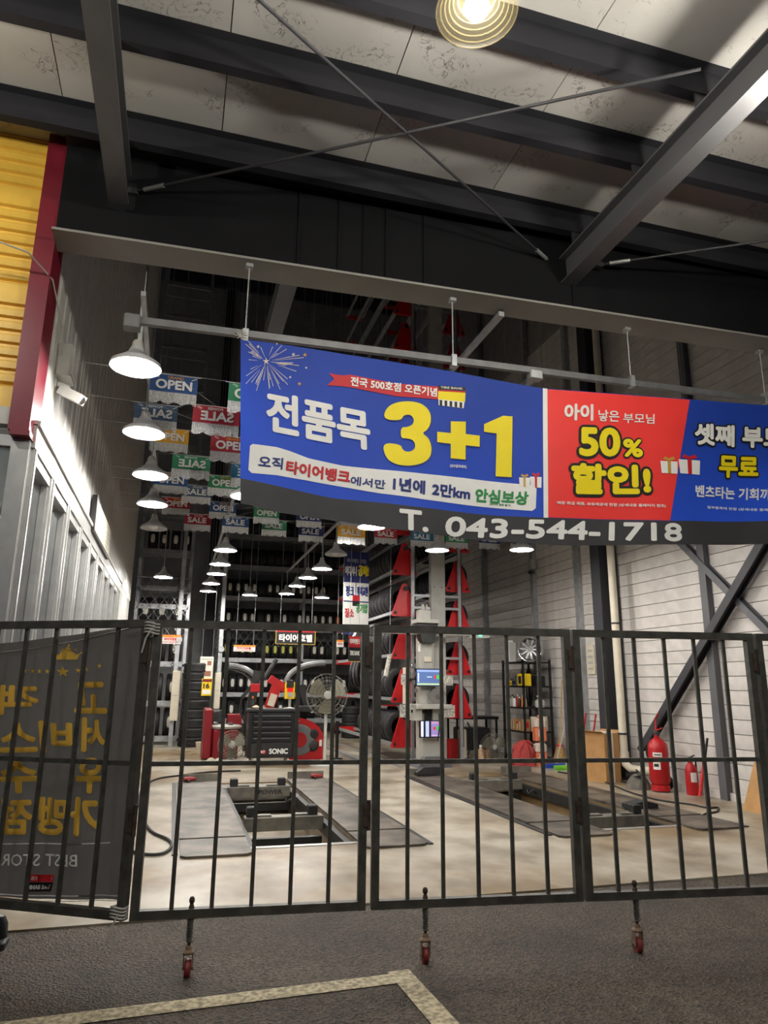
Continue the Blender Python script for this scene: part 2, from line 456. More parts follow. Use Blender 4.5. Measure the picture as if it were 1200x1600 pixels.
# tube lights added inside the office to brighten the window panes
M_TUBE=mat('office_fill_tube',(255,250,240),0.4,0,0,1,0,90.0)
for i,yy in enumerate((6.4,8.6,10.8,13.0)):
    t=thing('office_fill_light','long tube light added in the office to brighten the glazing, %s from the gate'%('first','second','third','fourth')[i],'ceiling light',(-2.6,yy,3.25),0,'added office tube lights')
    MB().cbox(-0.6,0.6,-0.08,0.08,0.04,0.10,0.01).build('housing',M_LGREY,t); MB().tube([(-0.55,0,0.02),(0.55,0,0.02)],0.022,10).build('tube',M_TUBE,t,smooth=True)
# front of the office: yellow boards, red corner flashing, glazing below
wf=thing('wall_front','yellow ribbed metal cladding over the office front','wall',(XW,5.3,0),kind='structure')
MB().box(-4.5,XW-0.05,5.40,5.46,3.40,7.2).build('backing',M_YEL,wf,world=True)
bd=None
zz=3.42; k=0
while zz<7.0:
    h=0.105 if k%7 else 0.20
    mb=MB(); mb.prism([(0,0.0),(-0.028,0.012),(-0.028,h*0.62),(-0.012,h*0.75),(-0.012,h*0.95),(0,h-0.004)],0,3.3,'yz')
    if h>0.15:
        mb=MB(); mb.prism([(0,0),(-0.03,0.012),(-0.03,h-0.03),(0,h-0.006)],0,3.3,'yz')
    o=mb.build('board',M_YEL,wf); o.location=(-3.35,0.10,zz); zz+=h; k+=1
MB().box(-4.5,XW-0.06,5.30,5.40,3.28,3.41).build('sill_band',M_LGREY,wf,world=True)
mb=MB(); mb.box(XW-0.12,XW+0.02,5.28,5.395,3.24,6.4); mb.box(XW+0.004,XW+0.02,5.395,5.62,3.24,6.4); mb.build('corner_flashing',M_RED,wf,world=True)
MB().box(XW-0.10,XW+0.03,5.27,5.42,3.20,3.24).build('corner_cap',M_RED,wf,world=True)
wn=thing('window_11',None,None,(XW,5.42,0),kind='structure')
mb=MB(); mb.box(-0.10,0.02,-0.06,0.03,0,3.24); mb.box(-3.2,-0.10,-0.05,0.03,3.14,3.26); mb.box(-3.2,-0.10,-0.05,0.03,0,0.12); mb.box(-1.25,-1.15,-0.05,0.03,0.1,3.14)
mb.build('frame',M_ALU,wn)
MB().box(-1.15,-0.10,-0.015,-0.007,0.12,3.14).build('pane',M_GLASS,wn)
MB().box(-3.2,-1.25,-0.015,-0.007,0.12,3.14).build('pane',M_GLASS,wn)

# ------------------------------------------------------------------ right wall: courses of long painted panels between studs
XR=7.5
wr=thing('wall_right','grey painted wall of long horizontal panels with dark joints','wall',(XR,5.0,0),kind='structure')
MB().box(XR+0.03,XR+0.2,4.8,24,-0.1,15.6).build('backing',mat('joint_grey',(150,146,142),0.8,0,0.1,4.0),wr,world=True)
pm=None; hh=0.195
for k in range(46):
    for (ya,yb) in ((4.8,12.1),(12.1,24.0)):
        L=yb-ya; mb=MB(); mb.box(-0.035,0.0,0.004,L-0.004,0.004,hh-0.006)
        if k==0:
            o=mb.build('panel',M_BLOCK,wr)
            if L<8: pm=o
            else: pm2=o
        else:
            o=(pm if L<8 else pm2).copy(); COL.objects.link(o)
        o.location=(0.03,ya-5.0,0.10+k*hh)
MB().box(XR-0.06,XR+0.03,4.8,24,0,0.10).build('plinth',M_BLOCK,wr,world=True)
# studs and columns
def ibeam(mb,p,q,w,h,tf,tw,up):
    p=Vector(p);q=Vector(q);u=Vector(up).normalized()
    mb.bar(p+u*(h/2-tf/2),q+u*(h/2-tf/2),w,tf,up); mb.bar(p-u*(h/2-tf/2),q-u*(h/2-tf/2),w,tf,up); mb.bar(p,q,tw,h-2*tf,up)
for i,(yy,lab) in enumerate(((16.5,'galvanised wall stud far back beside the tyre carousel'),(13.9,'galvanised wall stud behind the black shelf unit'),(12.1,'galvanised wall stud beside the notice sheet'),(8.63,'grey wall stud between the extinguishers and the cardboard sheet'),(6.4,'grey wall stud nearest the gate on the panel wall'))):
    mb=MB(); mb.box(XR-0.10,XR-0.006,yy-0.07,yy+0.07,0,15.4); mb.box(XR-0.115,XR-0.10,yy-0.085,yy-0.06,0,15.4)
    tag(mb.build('column',M_GALV if i<3 else M_STEEL),lab,'stud',kind='structure')
mb=MB(); ibeam(mb,(XR-0.22,10.95,0),(XR-0.22,10.95,15.4),0.28,0.36,0.018,0.012,(1,0,0))
# flange plates face the room and the wall, web between
tag(mb.build('column',M_STEELD),'dark steel column with flanges beside the cream drain pipe','column',kind='structure')
mb=MB(); mb.cbox(XR-0.42,XR-0.02,10.78,11.12,0,0.03); tag(mb.build('column_base',M_STEELD),'base plate under the dark steel column','base plate',kind='structure')
# cross braces in the wall bay
p=WX(1012,1160,XR-0.16); q=WX(1205,830,XR-0.16); d=(q-p)
mb=MB(); ibeam(mb,p-d*0.05,p+d*2.4,0.12,0.14,0.012,0.012,(1,0,0)); tag(mb.build('brace_beam',M_STEELD),'dark diagonal steel brace rising toward the gate across the panel wall','brace',kind='structure')
p=WX(1062,845,XR-0.07); q=WX(1205,990,XR-0.07); d=(q-p)
mb=MB(); ibeam(mb,p-d*1.6,p+d*2.0,0.10,0.10,0.010,0.010,(1,0,0)); tag(mb.build('brace_beam',M_STEEL),'lighter diagonal steel brace falling toward the gate behind the dark one','brace',kind='structure')

# ------------------------------------------------------------------ back wall, roof
M_BACK=mat('back_block',(150,150,148),0.8,0,0.10,3.0,0.1)
tag(MB().box(-4.4,7.6,24.0,24.2,-0.1,15.8).build('wall_back',M_BACK),'pale block wall behind the tyre racks','wall',kind='structure')
# visible blocks of the back wall beside the racks
wbk=bpy.data.objects['wall_back']
bk=None
for r in range(17):
    for c in range(5):
        xx=0.25+c*0.40+(0.2 if r%2 else 0)
        if bk is None:
            bk=MB().cbox(0,0.39,-0.02,0.0,0,0.188,0.004).build('block',M_BACK,wbk); o=bk
        else:
            o=bk.copy(); COL.objects.link(o)
        o.location=(xx,24.0,0.05+r*0.2)
mb=MB(); ibeam(mb,(0.98,23.7,0),(0.98,23.7,15.4),0.25,0.3,0.015,0.012,(1,0,0)); tag(mb.build('column',M_STEELD),'dark steel column against the block wall between the racks','column',kind='structure')
tag(MB().box(-4.4,7.7,5.5,24.2,15.6,15.75).build('ceiling',M_DARKROOF),'dark high workshop roof','ceiling',kind='structure')
for i,yy in enumerate((8.5,12.0,15.5,19.0,22.5)):
    mb=MB(); ibeam(mb,(XW,yy,15.0),(XR,yy,15.0),0.16,0.5,0.015,0.01,(0,0,1)); tag(mb.build('roof_beam',M_STEELD),'dark roof rafter crossing the workshop, number %s from the front opening'%('one','two','three','four','five')[i],'beam',kind='structure')
tag(MB().box(-1.3,7.7,5.55,5.62,5.6,15.8).build('wall_upper_front',mat('gable_dark',(40,40,44),0.8,0,0.1,2.0,spec=0.2)),'dark inner gable cladding above the header','wall',kind='structure')

# ------------------------------------------------------------------ header beam across the opening
hd=thing('header_beam','long dark grey steel header beam over the workshop opening','beam',(3,5.25,4.78),kind='structure')
Lh=(-1.12,5.29,4.70); Rh=(7.6,5.02,4.70)
def hb(dy0,dy1,z0,z1,name,m):
    mb=MB(); x0,y0=-1.13,5.29; x1,y1=7.6,5.02
    mb.add([(x0,y0+dy0,z0),(x1,y1+dy0,z0),(x1,y1+dy1,z0),(x0,y0+dy1,z0),(x0,y0+dy0,z1),(x1,y1+dy0,z1),(x1,y1+dy1,z1),(x0,y0+dy1,z1)],[(0,3,2,1),(4,5,6,7),(0,1,5,4),(1,2,6,5),(2,3,7,6),(3,0,4,7)])
    return mb.build(name,m,hd,world=True)
hb(-0.17,0.13,4.78,4.80,'lower_flange',mat('flange_paint',(136,134,130),0.6,0,0.08,2.0))
hb(-0.03,-0.01,4.80,5.62,'web',mat('header_paint',(22,22,25),0.8,0,0.1,2.0,spec=0.12))
hb(-0.17,0.13,5.62,5.64,'upper_flange',M_STEELD)
st=None
for px in (463,527,566,601,660,885):
    a=AT(px,430,5.2)
    yy=5.29-(a.x+1.13)*0.27/8.73
    if st is None:
        st=MB().box(-0.006,0.006,-0.05,-0.03,0,0.82).build('stiffener',mat('header_paint',(31,31,34)),hd); o=st
    else: o=st.copy(); COL.objects.link(o)
    o.location=(a.x-3,yy-5.25,0.02)
# ------------------------------------------------------------------ canopy over the forecourt
cl=thing('ceiling_canopy','pale stained canopy soffit of long metal panels','ceiling',(0,0,5.72),kind='structure')
sp=None
for k in range(12):
    x0=-4.6+k*1.16
    if sp is None:
        sp=MB().box(0.004,1.156,-3.0,5.55,0,0.03).build('panel',M_CEIL,cl); o=sp
    else: o=sp.copy(); COL.objects.link(o)
    o.location=(x0,0,0.0)
MB().box(-4.6,9.3,-3.0,5.55,0.034,0.05).build('backing',M_STEELD,cl)
for i,xx in enumerate((-0.69,3.22,7.13)):
    mb=MB(); ibeam(mb,(xx,-3,5.235),(xx,5.12,5.235),0.15,0.27,0.016,0.012,(0,0,1))
    tag(mb.build('canopy_beam',M_STEEL),('canopy rafter near the yellow cladding','canopy rafter meeting the header above the red banner field','canopy rafter out beyond the end of the banner')[i],'beam',kind='structure')
for i,yy in enumerate((0.5,1.45,2.4,3.30,4.02,4.92)):
    mb=MB()
    mb.box(-4.5,9.2,yy-0.004,yy,5.52,5.72); mb.box(-4.5,9.2,yy-0.004,yy+0.075,5.515,5.52); mb.box(-4.5,9.2,yy+0.071,yy+0.075,5.52,5.54); mb.box(-4.5,9.2,yy-0.07,yy,5.715,5.72)
    n=('sixth','fifth','fourth','third','second','first')[i]
    tag(mb.build('purlin_beam',mat('purlin_paint',(40,40,45),0.7,0,0.1,2.0,spec=0.2)),'%s dark purlin out from the header under the canopy'%n,'purlin',kind='structure')
    for xx in (-0.69,3.22,7.13):
        tag(MB().box(xx-0.05,xx+0.05,yy+0.005,yy+0.017,5.37,5.66).build('cleat_trim',M_STEELD),'steel cleat seating the %s purlin on a canopy rafter'%n,'cleat',group='purlin cleats on the canopy rafters',kind='structure')
# bracing rods
def rod(p,q,lab,r=0.011):
    mb=MB(); mb.tube([p,q],r,8); o=thing('bracing_rod',lab,'rod',p)
    mb.build('rod',M_STEELD,o,world=True,smooth=True)
    d=(Vector(q)-Vector(p)).normalized(); e=Vector(q)-d*0.28
    m=MB(); m.tube([e,e+d*0.18],0.018,8); m.build('turnbuckle',M_GALV,o,world=True,smooth=True)
    m=MB(); m.cbox(q[0]-0.04,q[0]+0.04,q[1]-0.03,q[1]+0.03,q[2]-0.03,q[2]+0.03); m.build('end_bracket',M_STEELD,o,world=True)
a=FL(405,0,5.33); b=FL(862,412,5.33); rod(tuple(a-(b-a)*0.35),tuple(b),'long diagonal bracing rod falling toward the red banner field')
a=FL(1095,108,5.35); b=FL(208,300,5.30); rod(tuple(a),tuple(b),'long diagonal bracing rod ending near the yellow cladding')
a=FL(1210,374,5.33); b=FL(935,414,5.33); rod(tuple(a+(a-b)*0.8),tuple(b),'bracing rod beyond the second canopy rafter')
a=AT(98,250,5.3); b=AT(160,285,5.2)
# interior beam running back from the header
mb=MB(); ibeam(mb,(0.75,5.3,5.2),(0.75,14,5.2),0.16,0.2,0.016,0.012,(0,0,1)); tag(mb.build('inner_beam',M_STEEL),'grey beam running back from the header above the fireworks print','beam',kind='structure')
# ------------------------------------------------------------------ folding gate
def build_gate_panel(W):
    r=thing('gate_panel','','gate')
    T,Bz=1.865,0.285; f=0.045
    MB().box(0,W,-0.022,0.022,T-f,T).build('top_rail',M_GATE,r)
    MB().box(0,W,-0.022,0.022,Bz,Bz+f).build('bottom_rail',M_GATE,r)
    MB().box(0,f,-0.022,0.022,Bz+f,T-f).build('stile',M_GATE,r)
    MB().box(W-f,W,-0.022,0.022,Bz+f,T-f).build('stile',M_GATE,r)
    MB().box(f,W-f,0.004,0.022,1.055,1.08).build('middle_rail',M_GATE,r)
    g=None
    for k in range(5):
        x=W*(k+1)/6
        if g is None: g=MB().box(-0.011,0.011,-0.012,0.004,Bz+f,T-f).build('bar',M_GATE,r); o=g
        else: o=g.copy(); COL.objects.link(o)
        o.location=(x,0,0)
    for z in (0.70,1.60):
        h=MB(); h.tube([(W+0.011,-0.012,z),(W+0.011,-0.012,z+0.16)],0.013,10); h.box(W-0.02,W+0.006,-0.03,-0.022,z+0.02,z+0.14)
        h.build('hinge',M_GATER,r,smooth=True)
    # sprung caster
    c=MB(); x=0.315
    c.tube([(x,0,0.13),(x,0,Bz+f+0.02)],0.009,10)
    c.lathe([(0,0.0),(0.016,0.0),(0.013,0.012),(0.009,0.022),(0.015,0.032),(0.015,0.046),(0.009,0.056),(0,0.058)],12,(x,0,Bz+f))
    st=c.build('caster_stem',M_GATER,r,smooth=True)
    pts=[]
    for k in range(12*10+1):
        t=k/10*2*math.pi; pts.append((x+0.0165*math.cos(t),0.0165*math.sin(t),0.165+0.115*k/120))
    s=MB(); s.tube(pts,0.0034,5); s.build('spring',M_GATE,st,smooth=True)
    fk=MB(); fk.lathe([(0,0.0),(0.03,0.0),(0.032,0.008),(0.018,0.02),(0.014,0.04),(0,0.04)],14,(x,0,0.112))
    fk.box(x-0.026,x-0.020,-0.015,0.028,0.035,0.114); fk.box(x+0.020,x+0.026,-0.015,0.028,0.035,0.114)
    fk.build('fork',mat('rusty_fork',(120,98,78),0.7,0.2,0.3,30),r)
    wh=MB(); wh.lathe([(0.012,-0.015),(0.040,-0.016),(0.048,-0.008),(0.048,0.008),(0.040,0.016),(0.012,0.015)],22,(x,0.012,0.037),'x')
    wh.build('wheel',mat('red_caster_wheel',(118,38,34),0.55,0,0.25,25),r,smooth=True)
    ax=MB(); ax.tube([(x-0.03,0.012,0.037),(x+0.03,0.012,0.037)],0.008,8); ax.build('axle',M_GATE,r)
    return r
GP=build_gate_panel(1.262); GU=[]
GPTS=[((-0.150,4.350),(-1.24,4.99),'folding gate panel carrying the grey cloth banner'),
      ((-0.128,4.347),(1.134,4.218),'folding gate panel in front of the black tool cabinet'),
      ((1.158,4.214),(2.405,4.064),'folding gate panel in front of the wheel alignment tower'),
      ((2.428,4.058),(3.672,3.898),'folding gate panel in front of the red fire extinguishers'),
      ((3.700,3.89),(4.95,3.80),'folding gate panel at the picture edge before the cardboard sheet')]
for i,(a,b,l) in enumerate(GPTS):
    rz=math.atan2(b[1]-a[1],b[0]-a[0])
    if i==0:
        # hinged at its far end: built from the wall side toward the next panel
        rz=math.atan2(a[1]-b[1],a[0]-b[0]); place(GP,GU,(a[0]-math.cos(rz)*1.262,a[1]-math.sin(rz)*1.262,-0.012),rz,l,'folding gate panels')
    else:
        place(GP,GU,(a[0],a[1],-0.012),rz,l,'folding gate panels')

# ------------------------------------------------------------------ grey cloth banner on the first gate panel (seen from its back)
G0=Vector((-0.150,4.350,0)); G1=Vector((-1.24,4.99,0)); GD=(G1-G0).normalized(); GN=Vector((-GD.y,GD.x,0))
if GN.y<0: GN=-GN
def onp(px,py,off=0.035):
    v=ray(px,py); P0=G0+GN*off; t=(P0-Vector((0,0,HC))).dot(GN)/v.dot(GN)
    return Vector((0,0,HC))+v*t
def cloth(v,layer=0.0):
    # v lies on the flat cloth plane; soft folds push it in and out
    s=(v-G0).dot(GD); z=v.z
    w_=0.010*math.sin(9*s+2.2*z)+0.008*math.sin(17*s-5*z+1)+0.012*math.sin(5*(s+z))
    k=max(0.0,min(1.0,s/0.2))
    return v+GN*((w_+0.03)*k+0.012)-GN*layer
cb=thing('cloth_banner','grey cloth banner with gold letters seen from behind, tied on the gate','banner',(-0.3,4.45,0.3))
M_CLOTH=mat('grey_cloth',(88,86,84),0.75,0,0.10,5.0,transl=0.34)
M_GOLD=mat('gold_print',(255,206,84),0.6,0,0.05,transl=0.2)
TLc=onp(-230,1010); TRc=onp(232,972); BLc=onp(-200,1400); BRc=onp(190,1410)
mb=MB()
def cf(u,v):
    sag=0.05*math.sin(math.pi*u)*(1-v)
    t=TLc.lerp(TRc,u); b=BLc.lerp(BRc,u); p=t.lerp(b,v); p.z-=sag
    return cloth(p)
mb.grid(cf,60,50); mb.build('cloth',M_CLOTH,cb,world=True,smooth=True)
def ctext(s,bl,br,tl,m,bold,par=None):
    O=onp(*br); U=onp(*bl)-O; V=onp(tl[0]+br[0]-bl[0],tl[1]+br[1]-bl[1])-O
    lettering(s,m,O,U,V,cb,bold,fn=lambda v:cloth(v,0.013),cut=0.05,world=True)
Z4=lambda x,y:(x/2.963,940+y/2.963)
for s,x0,x1,y0,y1 in (('고',322,482,370,520),('객',-12,170,383,525),('서',352,472,535,700),('비',160,312,550,705),('스',-4,150,560,700),('우',332,468,725,892),('수',-14,148,730,892),('가',318,448,905,1088),('맹',146,308,908,1088),('점',-12,122,912,1085)):
    ctext(s,Z4(x0,y1),Z4(x1,y1),Z4(x0,y0),M_GOLD,0.045)
ctext('BEST STORE',Z4(-60,1232),Z4(356,1228),Z4(-60,1175),M_WHITE,0.008)
def cpoly(pts,m,name,layer=0.012):
    vs=[cloth(onp(*Z4(*p)),layer) for p in pts]; MB().add(vs,[tuple(range(len(vs)))]).build(name,m,cb,world=True)
def cline(a,b,wz,m,name='stripe'):
    for k in range(10):
        p=(a[0]+(b[0]-a[0])*k/10,a[1]+(b[1]-a[1])*k/10); q=(a[0]+(b[0]-a[0])*(k+1)/10,a[1]+(b[1]-a[1])*(k+1)/10)
        mbs.add([cloth(onp(*Z4(p[0],p[1]-wz)),0.004),cloth(onp(*Z4(q[0],q[1]-wz)),0.004),cloth(onp(*Z4(q[0],q[1]+wz)),0.004),cloth(onp(*Z4(p[0],p[1]+wz)),0.004)],[(0,1,2,3)])
for a_,b_,w_ in (((-600,1140),(494,1122),2.5),((-600,1362),(560,1370),3),((-600,1392),(556,1394),2)):
    mbs=MB(); cline(a_,b_,w_,M_WHITE); mbs.build('stripe',M_WHITE,cb,world=True)
# crown and stars
cpoly([(255,268),(243,238),(262,247),(283,225),(302,203),(318,228),(336,245),(354,238),(338,268)],M_GOLD,'crown')
mb=MB()
for (x,y) in ((243,236),(276,222),(302,200),(330,222),(355,236)):
    mb.add([cloth(onp(*Z4(x+5*math.cos(k*math.pi/4),y+5*math.sin(k*math.pi/4))),0.0055) for k in range(8)],[tuple(range(8))])
mb.build('crown_bead',M_GOLD,cb,world=True)
for x,y,r in ((100,320,13),(140,321,13),(176,323,13),(214,323,13),(280,325,26),(342,318,14),(380,312,12),(448,298,13)):
    cpoly([(x+r*(1 if k%2==0 else 0.42)*math.sin(k*math.pi/5),y-r*(1 if k%2==0 else 0.42)*math.cos(k*math.pi/5)) for k in range(10)],M_GOLD,'star')
cpoly([(125,1268),(238,1268),(236,1302),(123,1302)],M_TXTR,'logo_box')
cpoly([(116,1304),(236,1304),(224,1346),(112,1346)],M_BLKP,'logo_box')
ctext('타이어뱅크',Z4(132,1296),Z4(230,1296),Z4(132,1276),M_WHITE,0.04)
ctext('TIRE BANK',Z4(118,1338),Z4(222,1336),Z4(120,1316),M_WHITE,0.06)
# hem rope and ties
rp=mat('rope',(176,172,164),0.8,0,0.1,30)
mb=MB()
pts=[cloth(onp(232-(232-190)*t+6*math.sin(t*9)*0.6-4*math.sin(math.pi*t),975+(1408-975)*t),0.004) for t in [k/40 for k in range(41)]]
mb.tube(pts,0.006,6); mb.build('hem_rope',rp,cb,world=True,smooth=True)
mb=MB(); mb.tube([cloth(onp(-230+462*t,1012-40*t+26*math.sin(math.pi*t)),0.004) for t in [k/30 for k in range(31)]],0.005,6); mb.build('hem_rope',rp,cb,world=True,smooth=True)
def tie(px,py,z,h,name):
    c=onp(px,py,-0.005); mb=MB()
    for k in range(4):
        mb.tube([(c.x+0.042*math.cos(t)*1.0,c.y+0.042*math.sin(t),c.z+h*(k-1.5)+0.006*math.sin(2*t)) for t in [j*2*math.pi/14 for j in range(15)]],0.006,6)
    mb.tube([c+Vector((0,-0.04,0)),c+Vector((-0.03,-0.05,-0.06)),c+Vector((-0.045,-0.045,-0.14))],0.0045,6)
    mb.build('tie',rp,cb,world=True,smooth=True)
tie(238,982,0,0.018,'tie'); tie(186,1424,0,0.016,'tie')
c=onp(190,1432,-0.005)
MB().tube([c,c+Vector((-0.01,-0.02,-0.06)),c+Vector((-0.03,-0.03,-0.12)),c+Vector((-0.035,-0.03,-0.2))],0.0045,6).build('tie_end',rp,cb,world=True,smooth=True)

# ------------------------------------------------------------------ big promotional banner
YB=5.12
def bs(v,layer=0.0):
    X,Z=v.x,v.z
    t=max(0.0,(4.3-Z)/1.5)
    y=YB+0.03*t*math.sin(2.6*X+0.7)+0.018*t*math.sin(5.1*X-1.3*Z)+0.02*math.sin(1.3*X)*t
    return Vector((X,y-0.003*layer,Z))
bn=thing('promotional_banner','large blue and red Korean promotional banner with black phone strip hung under the header','banner',(3.0,5.2,2.7))
def interp(tab,x):
    if x<=tab[0][0]: return tab[0][1]
    for (a,b),(c,d) in zip(tab,tab[1:]):
        if x<=c: return b+(d-b)*(x-a)/(c-a)
    (a,b),(c,d)=tab[-2],tab[-1]; return d+(d-b)/(c-a)*(x-c)
TOP=[(376,529),(450,539),(600,563),(720,583),(850,607),(1075,624),(1200,633)]
MID=[(376,746),(430,757),(520,777),(640,792),(760,803),(850,809),(1040,816),(1200,813)]
BOT=[(376,785),(432,798),(520,812),(620,829),(740,842),(870,852),(1040,853),(1200,849)]
X0,X1=376,1500
def bgrid(ta,tb,layer,m,name,x0=X0,x1=X1,nu=90,nv=16,ea=0,eb=0):
    def fn(u,v):
        # edge may slant: ea/eb shift the lower end of the left/right edge
        xt=x0+(x1-x0)*u; xb=x0+ea+(x1+eb-x0-ea)*u
        a=AT(xt,interp(ta,xt),YB); b=AT(xb,interp(tb,xb),YB)
        return bs(a.lerp(b,v),layer)
    mb=MB(); mb.grid(fn,nu,nv); return mb.build(name,m,bn,world=True,smooth=True)
bgrid(TOP,MID,0,M_BLUE,'cloth')
bgrid(MID,BOT,0,M_BBAND,'phone_strip',nv=6,nu=90)
M_REDC=mat('red_banner_cloth',(246,58,52),0.6,0,0.05,2.0)
inT=[(x,y+1) for x,y in TOP]; inM=[(x,y-0.5) for x,y in MID]
bgrid(inT,inM,1,M_REDC,'red_field',854,1077,24,12,0,-37)
bgrid(TOP,MID,1.3,M_WHITE,'white_divider',848,855,2,14,1,1)
def bp(px,py,layer=2): return bs(AT(px,py,YB),layer)
ZA=lambda x,y:(370+x/2.4,500+y/2.4)
ZB=lambda x,y:(800+x/3.0,500+y/3.0)
def btext(s,bl,br,tl,m,bold=0.03,layer=3,out=0.0,name='lettering'):
    O=AT(*bl,YB); U=AT(*br,YB)-O; V=AT(*tl,YB)-O
    lettering(s,m,O,U,V,bn,bold,fn=lambda v:bs(v,layer),cut=0.08,world=True,out=out,name=name)
def bpoly(pts,m,name,layer=2,Z=ZA):
    O=[AT(*Z(*p),YB) for p in pts]
    import bmesh
    me=bpy.data.meshes.new('t'); me.from_pydata([tuple(v) for v in O],[],[tuple(range(len(O)))]); bm=bmesh.new(); bm.from_mesh(me)
    x=min(v.x for v in O)+0.08
    while x<max(v.x for v in O):
        bmesh.ops.bisect_plane(bm,geom=bm.verts[:]+bm.edges[:]+bm.faces[:],plane_co=(x,0,0),plane_no=(1,0,0)); x+=0.08
    bm.to_mesh(me); bm.free()
    mb=MB(); mb.add([bs(v.co,layer) for v in me.vertices],[tuple(p.vertices) for p in me.polygons]); bpy.data.meshes.remove(me)
    return mb.build(name,m,bn,world=True)
# ribbon
bpoly([(345,200),(395,208),(425,205),(600,240),(755,252),(752,300),(600,288),(425,252),(390,248),(338,245),(366,222)],M_TXTR,'ribbon',2)
btext('전국 500호점 오픈기념',ZA(425,247),ZA(748,292),ZA(427,212),M_WHITE,0.035,3)
# little shop picture
bpoly([(752,247),(857,252),(857,268),(752,263)],M_BLACK,'shop_roof',2)
bpoly([(752,263),(857,268),(857,274),(752,269)],M_TXTR,'shop_fascia',2)
bpoly([(752,269),(857,274),(855,308),(752,299)],M_TXTY,'shop_front',2)
bpoly([(754,299),(853,308),(850,332),(754,322)],M_WHITE,'shop_window',2)
for k in range(5):
    bpoly([(758+k*19,302+k*1.8),(768+k*19,303+k*1.8),(768+k*19,324+k*1.8),(758+k*19,322+k*1.8)],M_BLACK,'shop_door',2.6)
btext('TIRE BANK',ZA(762,259),ZA(846,263),ZA(762,251),M_WHITE,0.03,3)
btext('전품목',ZA(110,417),ZA(502,492),ZA(110,262),M_WHITE,0.036,3)
D3=[(548,375),(556,335),(590,312),(640,306),(690,315),(722,345),(726,385),(712,415),(690,428),(715,445),(728,480),(722,520),(690,543),(640,552),(590,545),(555,520),(543,462),(612,470),(618,492),(640,500),(662,490),(666,470),(655,452),(632,447),(612,447),(612,405),(640,405),(660,392),(660,370),(645,357),(622,360),(614,380)]
DP=[(800,382),(858,382),(858,428),(912,433),(912,474),(858,470),(858,523),(800,520),(800,466),(748,461),(748,422),(800,426)]
D1=[(1000,358),(1035,361),(1033,588),(974,584),(976,424),(928,418),(928,390)]
for _ in range(2):
    D3=[q for a,b in zip(D3,D3[1:]+D3[:1]) for q in ((a[0]*.75+b[0]*.25,a[1]*.75+b[1]*.25),(a[0]*.25+b[0]*.75,a[1]*.25+b[1]*.75))]
for D_ in (D3,DP,D1):
    bpoly([(x+4,y+4) for x,y in D_],M_TXTB,'figure_shadow_print',2.4); bpoly(D_,M_TXTY,'figure',3.4)
for s,a,b,c,d in () and (('3',542,305,728,550),('+',748,382,912,522),('1',928,358,1035,587)):
    # dark edge behind the figures, then the figure
    O=ZA(a,d); 
    btext(s,(O[0],O[1]),ZA(b if False else c,d+(c-a)*0.02),ZA(a,b),M_TXTY,0.035 if s!='+' else 0.05,3.4)
    btext(s,(O[0]+1.5,O[1]+1.5),(ZA(c,d+(c-a)*0.02)[0]+1.5,ZA(c,d+(c-a)*0.02)[1]+1.5),(ZA(a,b)[0]+1.5,ZA(a,b)[1]+1.5),M_TXTB,0.035 if s!='+' else 0.05,2.4)
btext('(일부품목제외)',ZA(797,556),ZA(862,558),ZA(797,542),M_WHITE,0.02,3)
bpoly([(50,470),(60,463),(150,475),(200,490),(270,516),(400,545),(530,562),(700,580),(860,592),(1000,607),(1112,619),(1124,632),(1121,706),(1108,716),(860,692),(700,676),(530,652),(400,625),(270,600),(150,580),(56,572),(44,560)],M_WHITE,'white_box',2)
btext('오직',ZA(80,550),ZA(172,560),ZA(84,506),M_TXTB,0.03,3)
btext('타이어뱅크',ZA(184,572),ZA(425,614),ZA(188,523),M_TXTR,0.045,3)
btext('에서만',ZA(426,618),ZA(553,638),ZA(429,584),M_TXTB,0.03,3)
btext('1년에',ZA(580,642),ZA(701,658),ZA(583,590),M_TXTB,0.045,3)
btext('2만km',ZA(727,660),ZA(877,674),ZA(730,611),M_TXTB,0.045,3)
btext('안심보상',ZA(895,680),ZA(1093,694),ZA(899,628),M_TXTG,0.045,3)
btext('(타이어 제한 불가)',ZA(952,693),ZA(1030,698),ZA(952,684),M_TXTG,0.02,3)
btext('T.',(622,829),(668,833),(622,796),M_WHITE,0.05,2)
btext('043-544-1718',(694,838),(1058,849),(697,806),M_WHITE,0.05,2)
btext('아이',ZB(240,474),ZB(376,476),ZB(242,394),M_WHITE,0.045,3)
btext('낳은',ZB(400,478),ZB(498,482),ZB(400,423),M_WHITE,0.02,3)
btext('부모님',ZB(515,486),ZB(660,492),ZB(517,438),M_WHITE,0.02,3)
for s,a,b,c in (('50',(308,642),(502,645),(310,503)),('%',(512,644),(604,650),(514,558)),('할인!',(270,818),(638,824),(272,672))):
    btext(s,ZB(*a),ZB(*b),ZB(*c),M_BLACK,0.06,2.2,out=0.09,name='lettering_outline')
    btext(s,ZB(*a),ZB(*b),ZB(*c),M_TXTY,0.06,3.4)
btext('매장 취급 제품, 보유제공에 한함 (상세내용 홈페이지 참조)',ZB(207,868),ZB(700,888),ZB(207,850),M_WHITE,0.03,3)
for s,a,b,c,m in (('셋째 부모',(848,588),(1275,604),(848,484),M_WHITE),('무료',(968,738),(1160,742),(970,634),M_TXTY)):
    btext(s,ZB(*a),ZB(*b),ZB(*c),M_BLACK,0.05,2.2,out=0.08,name='lettering_outline')
    btext(s,ZB(*a),ZB(*b),ZB(*c),m,0.05,3.4)
btext('벤츠타는 기회까지',ZB(846,834),ZB(1262,846),ZB(848,776),M_WHITE,0.035,3)
btext('일부품목에 한함 (상세내용 홈페이지 참조)',ZB(908,888),ZB(1300,900),ZB(908,872),M_WHITE,0.03,3)
